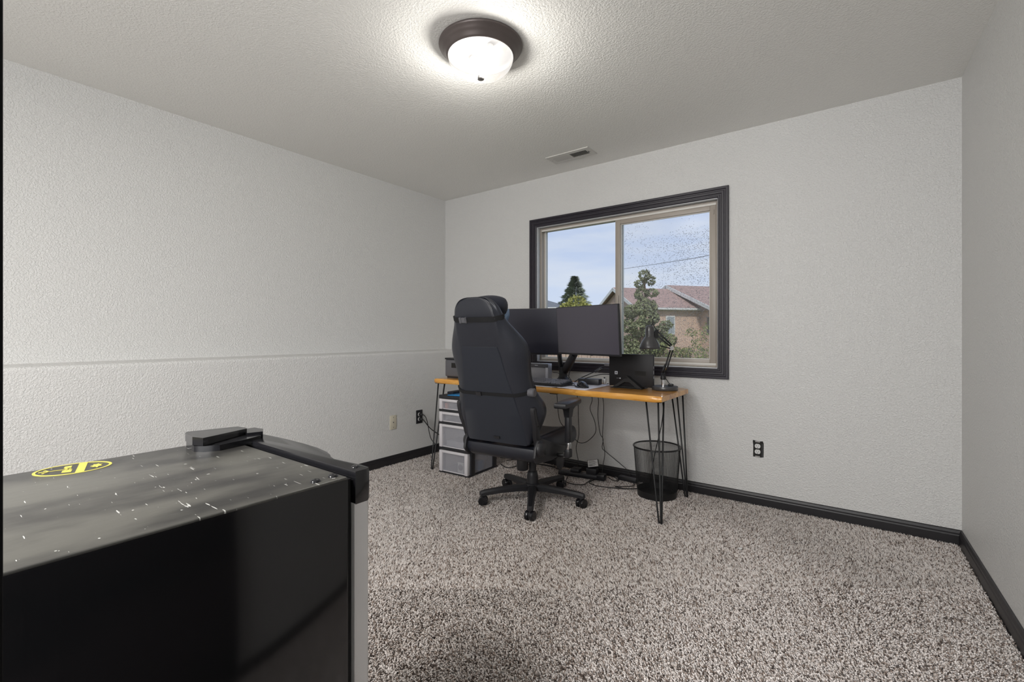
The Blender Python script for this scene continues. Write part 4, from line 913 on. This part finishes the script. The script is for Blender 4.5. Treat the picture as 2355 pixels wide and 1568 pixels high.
# straps with buckles
def strap(h0, hw, tight, label):
    rings = []
    w_, p_, d_ = interp(Wt, h0), interp(Pt, h0), interp(Dt, h0)
    path = [(-w_*.93, d_+.004), (-w_*1.0, d_*.9), (-w_-.004, d_*.66), (-w_*.985-.003, d_*.42), (-(w_+p_)/2, .018), (-p_, -.004), (-p_*.5, -.007), (p_*.5, -.007), (p_, -.004), ((w_+p_)/2, .018), (w_*.985+.003, d_*.42), (w_+.004, d_*.66), (w_*1.0, d_*.9), (w_*.93, d_+.004)]
    rings = []
    for x, d in path:
        ox = 0.0012
        rings.append([bp_(x, h0-hw, d), bp_(x, h0+hw, d), bp_(x*.99, h0+hw, d+.004), bp_(x*.99, h0-hw, d+.004)])
    s_ = ob('strap', loft(B(), rings), m_strap, ch, auto=60); return s_
s1_ = strap(.762, .014, 0, '')
bm = B()
for lo, hi in (((-.092, -.016), (-.078, .016)), ((-.076, -.014), (-.052, .014)), ((-.050, -.016), (-.044, .016))):
    vs = []
    Mx = Matrix.Identity(4)
    pts_lo = bp_(lo[0], .762+lo[1], -.015); 
    for x in (lo[0], hi[0]):
        for hh in (.762+lo[1], .762+hi[1]):
            for d in (-.016, -.006): vs.append(bm.verts.new(bp_(x, hh, d)))
    idx = [(0, 1, 3, 2), (4, 6, 7, 5), (0, 4, 5, 1), (2, 3, 7, 6), (0, 2, 6, 4), (1, 5, 7, 3)]
    for f in idx: bm.faces.new([vs[i] for i in f])
ob('buckle', bm, m_grey, s1_)
s2_ = strap(.322, .010, 0, '')
def bblock(x0, x1, h0, h1, d0, d1, name, m, parent):
    bm = B(); vs = [bm.verts.new(bp_(x, h, d)) for x in (x0, x1) for h in (h0, h1) for d in (d0, d1)]
    for f in [(0, 1, 3, 2), (4, 6, 7, 5), (0, 4, 5, 1), (2, 3, 7, 6), (0, 2, 6, 4), (1, 5, 7, 3)]: bm.faces.new([vs[i] for i in f])
    return ob(name, bm, m, parent)
bblock(-.075, -.040, .310, .334, -.014, -.006, 'buckle', m_plast, s2_)
bblock(-.01, .03, .040, .056, -.010, -.003, 'buckle', m_plast, s2_)
# head pillow, hangs on the front of the headrest
rings = []
for i in range(9):
    u = i/8; x = -.125+.25*u; s = math.sin(math.pi*(u*.90+.05))**.3
    cen = (.790, .150)
    wx = [(cen[0]+.068*s*math.cos(a)+.012*math.sin(a), cen[1]+.062*s*math.sin(a)) for a in [2*math.pi*k/14 for k in range(14)]]
    rings.append([bp_(x, h, d) for h, d in wx])
ob('head_pillow', loft(B(), rings), m_navy, ch, smooth=True, sub=1)
q = ob('pillow_lining', loft(B(), [[bp_(x, h, d) for h, d in ((.770, .110), (.765, .195), (.730, .190), (.675, .125), (.690, .100))] for x in (-.10, -.05, .0, .05, .112)]), m_sky, ch, smooth=True)
tag(q, 'pale blue satin underside of the head pillow')
# side brackets along the back
for sx in (-1, 1):
    rings = []
    for h, d, r_ in ((-.010, .055, .026), (.06, .050, .023), (.13, .045, .020), (.19, .042, .018), (.222, .042, .016), (.235, .042, .008)):
        w_ = interp(Wt, max(0, h)); w2 = .243+.012*(h > .1)
        rings.append([bp_(sx*(w2+dx), h, d+dd) for dx, dd in ((-.012, -r_), (.010, -r_), (.014, -r_*.6), (.014, r_*.6), (.010, r_), (-.012, r_))])
    br_ = ob('back_bracket', loft(B(), rings), m_plast, ch, auto=40)
    if sx > 0:
        ob('bracket_bolt', lathe(B(), [(.005, 0), (.005, .004)], 10, tuple(bp_(.266, .12, .044)), 'x', True), m_hole, br_)
        kn = lathe(B(), [(.018, -.012), (.024, -.010), (.025, .022), (.020, .028), (.004, .029)], 20, tuple(bp_(.245, .318, .060)), 'x', True)
        ob('lumbar_knob', kn, m_grey, ch, auto=35)
# armrests
def armrest(sx):
    ax, ay = .312*sx, -.125
    post = ob('armrest_post', box(B(), (ax-.016, ay-.024, .445), (ax+.016, ay+.024, .655), .008), m_plast, ch, auto=35)
    ob('armrest_flare', loft(B(), [[(ax-a, ay-b, z), (ax+a, ay-b, z), (ax+a, ay+b, z), (ax-a, ay+b, z)] for a, b, z in ((.016, .024, .60), (.020, .032, .645), (.032, .050, .668))]), m_plast, post, auto=35)
    ob('adjust_button', box(B(), (ax-.012, ay+.024, .640), (ax+.012, ay+.048, .648), .003), m_plast, post, auto=35)
    ob('steel_stem', box(B(), (ax-.011, ay-.018, .395), (ax+.011, ay+.018, .447), .002), m_chrome, post, auto=35)
    ob('stem_boot', box(B(), (ax-.018, ay-.026, .355), (ax+.018, ay+.026, .408), .009), m_plast, post, auto=35)
    ob('armrest_bracket', tube(B(), [(ax, ay, .370), (sx*.27, ay-.005, .366), (sx*.19, ay-.01, .366)], .010, 8), m_matteblk, ch, smooth=True)
    pts = [(-.036, -.145), (.036, -.145), (.043, -.13), (.046, .02), (.040, .125), (.022, .170), (-.022, .170), (-.042, .125), (-.046, .02), (-.043, -.13)]
    ob('armrest_pad', prism(B(), pts, .668, .698, mtx=Matrix.Translation((ax, ay-.0, 0)) @ Matrix.Rotation(R(4*sx), 4, 'Z'), bev=.009), m_plast, ch, auto=45)
armrest(1); armrest(-1)

# a scrap of white fluff on the carpet
bm = B(); bmesh.ops.create_icosphere(bm, subdivisions=2, radius=.012)
for v in bm.verts: v.co = Vector((v.co.x*1.0, v.co.y*.55, v.co.z*.35))*(.8+.4*random.random())
o = ob('white_scrap', bm, m_white, None, smooth=True, loc=(-.487, 2.582, .014)); tag(o, 'tiny white scrap lying on the carpet right of the desk', 'scrap')

# ================================================================== OUTSIDE
def brick_mat():
    m = mat('tan_brick', (.45, .30, .22), .85); nt = m.node_tree; N = nt.nodes.new; L = nt.links.new
    t = N('ShaderNodeTexCoord'); sx = N('ShaderNodeSeparateXYZ'); L(t.outputs['Object'], sx.inputs[0]); ad = N('ShaderNodeMath'); L(sx.outputs[0], ad.inputs[0]); L(sx.outputs[1], ad.inputs[1])
    cb = N('ShaderNodeCombineXYZ'); L(ad.outputs[0], cb.inputs[0]); L(sx.outputs[2], cb.inputs[1])
    br = N('ShaderNodeTexBrick'); br.inputs['Scale'].default_value = 1; br.inputs['Brick Width'].default_value = .34; br.inputs['Row Height'].default_value = .11; br.inputs['Mortar Size'].default_value = .012
    br.inputs['Color1'].default_value = (.56, .39, .30, 1); br.inputs['Color2'].default_value = (.48, .32, .24, 1); br.inputs['Mortar'].default_value = (.58, .49, .42, 1)
    L(cb.outputs[0], br.inputs[0]); L(br.outputs[0], nt.nodes['Principled BSDF'].inputs['Base Color']); return m
m_brick = brick_mat()
m_roof = mat('brown_shingle', (.34, .235, .205), .9, var=(6, .22, (1, 1, 1)))
m_roofg = mat('grey_shingle', (.16, .17, .18), .9, var=(6, .2))
m_siding = mat('grey_siding', (.30, .33, .35), .8)
m_fascia = mat('white_fascia', (.60, .60, .58), .6)
m_grass = mat('lawn_green', (.10, .14, .045), .95, var=(1.2, .4))
m_fence = mat('cedar_fence', (.46, .34, .27), .9, var=(2, .25, (1, 1, .2)))
m_leafd = mat('dark_green_leaf', (.19, .21, .11), .7, var=(1.8, .55)); m_leafy = mat('yellow_green_leaf', (.34, .34, .10), .8, var=(1.8, .4))
m_spruce = mat('spruce_needle', (.23, .26, .19), .85, var=(1.2, .4)); m_bush = mat('hedge_leaf', (.22, .25, .095), .8, var=(1.5, .5)); m_bark = mat('bark', (.10, .07, .05), .9)
bm = B(); box(bm, (-70, YB+.6, -1.4), (50, 90, -1.2)); struct('lawn', bm, m_grass)
# --- brick house, seen from its left front
HA = R(52)
def house(name, label, origin, rz, cat='house'): return thing(name, label, cat, (*origin, 0), rz)
hA = house('brick_house', 'tan brick house with brown shingle roof and two gables behind the fence', (-12.27, 30.54), HA)
G = -1.2
def roof_slab(name, p, m, parent, th=.14):
    """p: four corners of the upper surface"""
    p = [Vector(q) for q in p]; nn = (p[1]-p[0]).cross(p[3]-p[0]).normalized()
    if nn.z < 0: nn = -nn
    bm = B(); a = [bm.verts.new(q) for q in p]; b = [bm.verts.new(q-nn*th) for q in p]
    bm.faces.new(a); bm.faces.new(b[::-1])
    for i in range(4): j = (i+1) % 4; bm.faces.new((a[i], a[j], b[j], b[i]))
    return ob(name, bm, m, parent)
# block A: gable x'=0..5.2, depth 6.6, eave 3.0 ridge 4.64
bm = B(); prism(bm, [(.35, G), (6.25, G), (6.25, 2.98), (3.3, 4.42), (.35, 2.98)], .35, 5.4, 'x'); wa = ob('brick_wall', bm, m_brick, hA)
roof_slab('roof_slope', [(0, 0, 3.0), (5.6, 0, 3.0), (5.6, 3.3, 4.64), (0, 3.3, 4.64)], m_roof, hA); roof_slab('roof_slope', [(0, 6.6, 3.0), (5.6, 6.6, 3.0), (5.6, 3.3, 4.64), (0, 3.3, 4.64)], m_roof, hA)
roof_slab('rake_board', [(-.06, -.02, 2.96), (0, -.02, 2.96), (0, 3.3, 4.62), (-.06, 3.3, 4.62)], m_fascia, hA, .22); roof_slab('rake_board', [(-.06, 6.62, 2.96), (0, 6.62, 2.96), (0, 3.3, 4.62), (-.06, 3.3, 4.62)], m_fascia, hA, .22)
ob('soffit', box(B(), (0, .0, 2.80), (5.6, .36, 2.84)), m_fascia, hA)
ob('gutter', box(B(), (-.05, -.12, 2.82), (6.6, .0, 2.96), .02), m_fascia, hA)
# block B: larger roof to the right, its left gable above A's roof
bm = B(); prism(bm, [(-1.3, G), (8.6, G), (8.6, 2.85), (3.58, 4.78), (-1.3, 2.80)], 5.4, 16, 'x'); ob('brick_wall', bm, m_brick, hA)
roof_slab('roof_slope', [(4.74, -1.95, 2.86), (16.3, -1.95, 2.86), (16.3, 3.58, 4.97), (4.74, 3.58, 4.97)], m_roof, hA); roof_slab('roof_slope', [(4.74, 9.0, 2.9), (16.3, 9.0, 2.9), (16.3, 3.58, 4.97), (4.74, 3.58, 4.97)], m_roof, hA)
roof_slab('rake_board', [(4.66, -1.98, 2.84), (4.74, -1.98, 2.84), (4.74, 3.58, 4.96), (4.66, 3.58, 4.96)], m_fascia, hA, .24); roof_slab('rake_board', [(4.66, 9.02, 2.88), (4.74, 9.02, 2.88), (4.74, 3.58, 4.96), (4.66, 3.58, 4.96)], m_fascia, hA, .24)
bm = B(); prism(bm, [(-1.3, 2.80), (8.4, 2.80), (3.58, 4.74)], 5.1, 5.42, 'x'); ob('gable_face', bm, m_roof, hA)
ob('roof_vent', box(B(), (9.0, 1.2, 4.05), (9.22, 1.45, 4.24)), m_fascia, hA)
# window with blinds on A's front wall
wn_ = ob('house_window', box(B(), (2.52, .24, 1.10), (3.24, .36, 2.42), .01), m_fascia, hA)
for z0, z1 in ((1.18, 1.72), (1.80, 2.34)): ob('pane', box(B(), (2.60, .225, z0), (3.16, .27, z1)), m_siding, wn_)
wn_ = ob('house_window', box(B(), (5.36, -1.10, 1.15), (5.42, -.40, 2.3), .01), m_ink, hA)
bmd = B(); bmesh.ops.create_uvsphere(bmd, u_segments=20, v_segments=10, radius=.38)
for v in bmd.verts: v.co = Vector((v.co.x*.35, v.co.y, v.co.z))+Vector((5.0, -1.75, 2.62))
ob('satellite_dish', bmd, m_fascia, hA, smooth=True)
# --- grey house far left
hG = house('grey_house', 'grey roofed house with white fascia at the left edge of the window', (-22.7, 38.9), R(20))
bm = B(); box(bm, (-7, 0, G), (0, 7, 3.7)); ob('siding_wall', bm, m_siding, hG)
bm = B(); v_ = [bm.verts.new(q) for q in ((-7.6, -.5, 3.7), (.6, -.5, 3.7), (.6, 7.6, 3.7), (-7.6, 7.6, 3.7), (-3.4, 3.5, 4.95), (-4.2, 3.5, 4.95))]
for f in ((0, 1, 4, 5), (1, 2, 4), (2, 3, 5, 4), (3, 0, 5), (3, 2, 1, 0)): bm.faces.new([v_[i] for i in f])
ob('hip_roof', bm, m_roofg, hG); ob('fascia_board', box(box(B(), (-7.6, -.56, 3.52), (.6, -.5, 3.72)), (.6, -.5, 3.52), (.66, 7.6, 3.72)), m_fascia, hG)
ob('house_window', box(B(), (-.9, -.05, 2.3), (-.2, .02, 3.2)), m_fascia, hG)
# --- fence, every picket a part
fc = thing('picket_fence', 'weathered reddish cedar privacy fence along the yard outside', 'fence', (-5.6, 13.6, G))
bm = B(); box(bm, (-4.6, .03, .35), (4.4, .07, .45)); box(bm, (-4.6, .03, 1.35), (4.4, .07, 1.45)); ob('fence_rail', bm, m_fence, fc)
f0 = None
for i in range(78):
    x = -4.55+i*.115
    if f0 is None: f0 = ob('picket', prism(B(), [(-.05, 0), (.05, 0), (.05, 1.84), (.03, 1.88), (-.03, 1.88), (-.05, 1.84)], 0, .02, 'y'), m_fence, fc); q = f0
    else: q = copyto(f0, parent=fc)
    q.location = (x, random.uniform(-.006, .006), random.uniform(-.03, .02)); q.rotation_euler = (0, R(random.uniform(-.6, .6)), 0)
# --- foliage helpers: one leaf cloud per crown
def leaves(name, blobs, n_, size, m, parent, flat=.5):
    """blobs: (x,y,z,rx,ry,rz); leaf quads folded along their length"""
    V = []; F = []
    ws = np.array([b[3]*b[4]*b[5] for b in blobs]); ws = ws/ws.sum()
    ch_ = rng.choice(len(blobs), n_, p=ws)
    for k in range(n_):
        x, y, z, rx, ry, rz_ = blobs[ch_[k]]
        d = rng.normal(size=3); d /= np.linalg.norm(d); r = rng.uniform(.45, 1)**.5
        c_ = np.array([x+d[0]*rx*r, y+d[1]*ry*r, z+d[2]*rz_*r])
        a = rng.normal(size=3); a /= np.linalg.norm(a); b = np.cross(a, rng.normal(size=3)); b /= np.linalg.norm(b); nn = np.cross(a, b)
        s = size*rng.uniform(.6, 1.3)
        i0 = len(V)
        V += [tuple(c_-a*s), tuple(c_+b*s*flat+nn*s*.15), tuple(c_+a*s), tuple(c_-b*s*flat+nn*s*.15)]
        F += [(i0, i0+1, i0+2), (i0, i0+2, i0+3)]
    me = bpy.data.meshes.new(name); me.from_pydata(V, [], F); o = link(name, me, parent, m); o['kind'] = 'stuff'; return o
# broadleaf tree in front of the brick house
t_ = thing('leafy_tree', 'dark green leafy tree seen through the right pane before the brick house', 'tree', (-4.85, 12.65, G))
tube_b = tube(B(), [(0, 0, 0), (.05, 0, 1.2), (-.05, 0, 2.2), (.05, .05, 3.1), (0, 0, 3.9)], [.10, .085, .07, .045, .02], 8)
ob('trunk', tube_b, m_bark, t_, smooth=True)
bb = [(.02, 0, 3.95, .17, .2, .17), (.18, 0, 3.80, .14, .2, .16), (-.12, 0, 3.72, .15, .2, .13), (.25, 0, 3.45, .17, .2, .12), (-.05, 0, 3.42, .20, .2, .20), (-.18, 0, 3.40, .1, .15, .08),
      (.05, 0, 3.05, .34, .3, .25), (-.35, 0, 2.95, .24, .3, .20), (.15, 0, 2.75, .30, .3, .22), (-.45, 0, 2.55, .24, .3, .2), (-.1, 0, 2.45, .35, .3, .25), (.45, 0, 2.35, .24, .3, .2), (.62, 0, 2.55, .18, .2, .13),
      (-.4, 0, 2.1, .30, .3, .2), (.30, 0, 2.0, .35, .3, .22), (.75, 0, 2.15, .18, .2, .16), (-.1, 0, 1.8, .5, .3, .25), (-.45, 0, 1.5, .3, .3, .25), (.25, 0, 1.4, .55, .3, .3)]
leaves('crown', bb, 8500, .050, m_leafd, t_)
# hedge of loose bushes along the fence
t_ = thing('hedge', 'loose yellow green hedge growing in front of the cedar fence', 'hedge', (-3.9, 12.55, G))
bm = B()
for k in range(9): x = -.75+k*.2; tube(bm, [(x, k % 2*.1, 0), (x-.08, 0, 1.0), (x-.12, 0, 1.8)], .014, 5)
ob('stems', bm, m_bark, t_)
bl = [(random.uniform(-.95, 1.15), random.uniform(-.2, .2), random.uniform(.6, 1.9), .26, .22, .30) for _ in range(34)] + [(.55, 0, 2.2, .22, .2, .22), (.85, 0, 2.45, .20, .2, .22), (1.0, 0, 2.75, .15, .2, .16), (.35, 0, 2.35, .14, .2, .14), (-.2, 0, 2.15, .18, .2, .18), (.98, 0, 2.0, .2, .2, .3)]
leaves('foliage', bl, 9000, .034, m_bush, t_, .45)
# spruce
def spruce():
    t_ = thing('spruce_tree', 'pointed dark spruce tree behind the left window pane', 'tree', (-14.8, 26.6, G))
    ob('trunk', tube(B(), [(0, 0, 0), (0, 0, 6.0)], [.16, .02], 8), m_bark, t_)
    V = []; F = []
    for k in range(14000):
        h = rng.uniform(0, 1)**.8; z = 2.0+4.05*h; rmax = (1-h)**.9*2.5+.03
        a = rng.uniform(0, 2*math.pi); lay = .86+.14*math.cos(h*70); r = rmax*lay*rng.uniform(.25, 1)
        x, y = r*math.cos(a), r*math.sin(a); zz = z-.22*r
        L_ = .19*rng.uniform(.6, 1.3); wd = .022
        ux, uy = math.cos(a+rng.normal()*.4), math.sin(a+rng.normal()*.4); px_, py_ = -uy, ux; dz = rng.uniform(-.03, .06)
        i0 = len(V); V += [(x-px_*wd, y-py_*wd, zz), (x+px_*wd, y+py_*wd, zz+.03), (x+ux*L_, y+uy*L_, zz+dz)]; F.append((i0, i0+1, i0+2))
    me = bpy.data.meshes.new('needles'); me.from_pydata(V, [], F); o = link('needles', me, t_, m_spruce); o['kind'] = 'stuff'
spruce()
t_ = thing('yellow_shrub', 'yellow green shrub in front of the spruce tree', 'bush', (-10.2, 18.3, G))
ob('stems', tube(tube(B(), [(0, 0, 0), (-.2, 0, 2), (-.4, 0, 3.2)], .04, 6), [(0, 0, 0), (.2, 0, 2), (.3, 0, 3.3)], .04, 6), m_bark, t_)
leaves('foliage', [(-.35, 0, 3.45, .4, .4, .32), (.1, 0, 3.72, .42, .4, .35), (.5, 0, 3.4, .35, .4, .3), (0, 0, 2.6, .8, .5, .5), (0, 0, 1.6, .9, .6, .8)], 7500, .06, m_leafy, t_)
# overhead service wire and the mast it hangs from, on the brick house roof
ms = thing('service_mast', 'grey service mast rising from the brick house roof behind the window stile', 'mast', (-14.4, 32.9, 4.3))
ob('mast_pipe', tube(B(), [(0, 0, 0), (0, 0, 1.75)], .04, 8), m_siding, ms); ob('weather_head', lathe(B(), [(.01, 1.70), (.09, 1.72), (.06, 1.84), (.01, 1.86)], 12), m_siding, ms)
o = ob('overhead_wire', tube(B(), [(-14.4, 32.9, 6.0), (-9.6, 27.0, 5.24), (-4.91, 21.3, 4.57), (-.2, 15.5, 4.2)], .013, 5, 6), m_ink, None); tag(o, 'thin overhead utility wire crossing the sky in the right pane', 'wire')
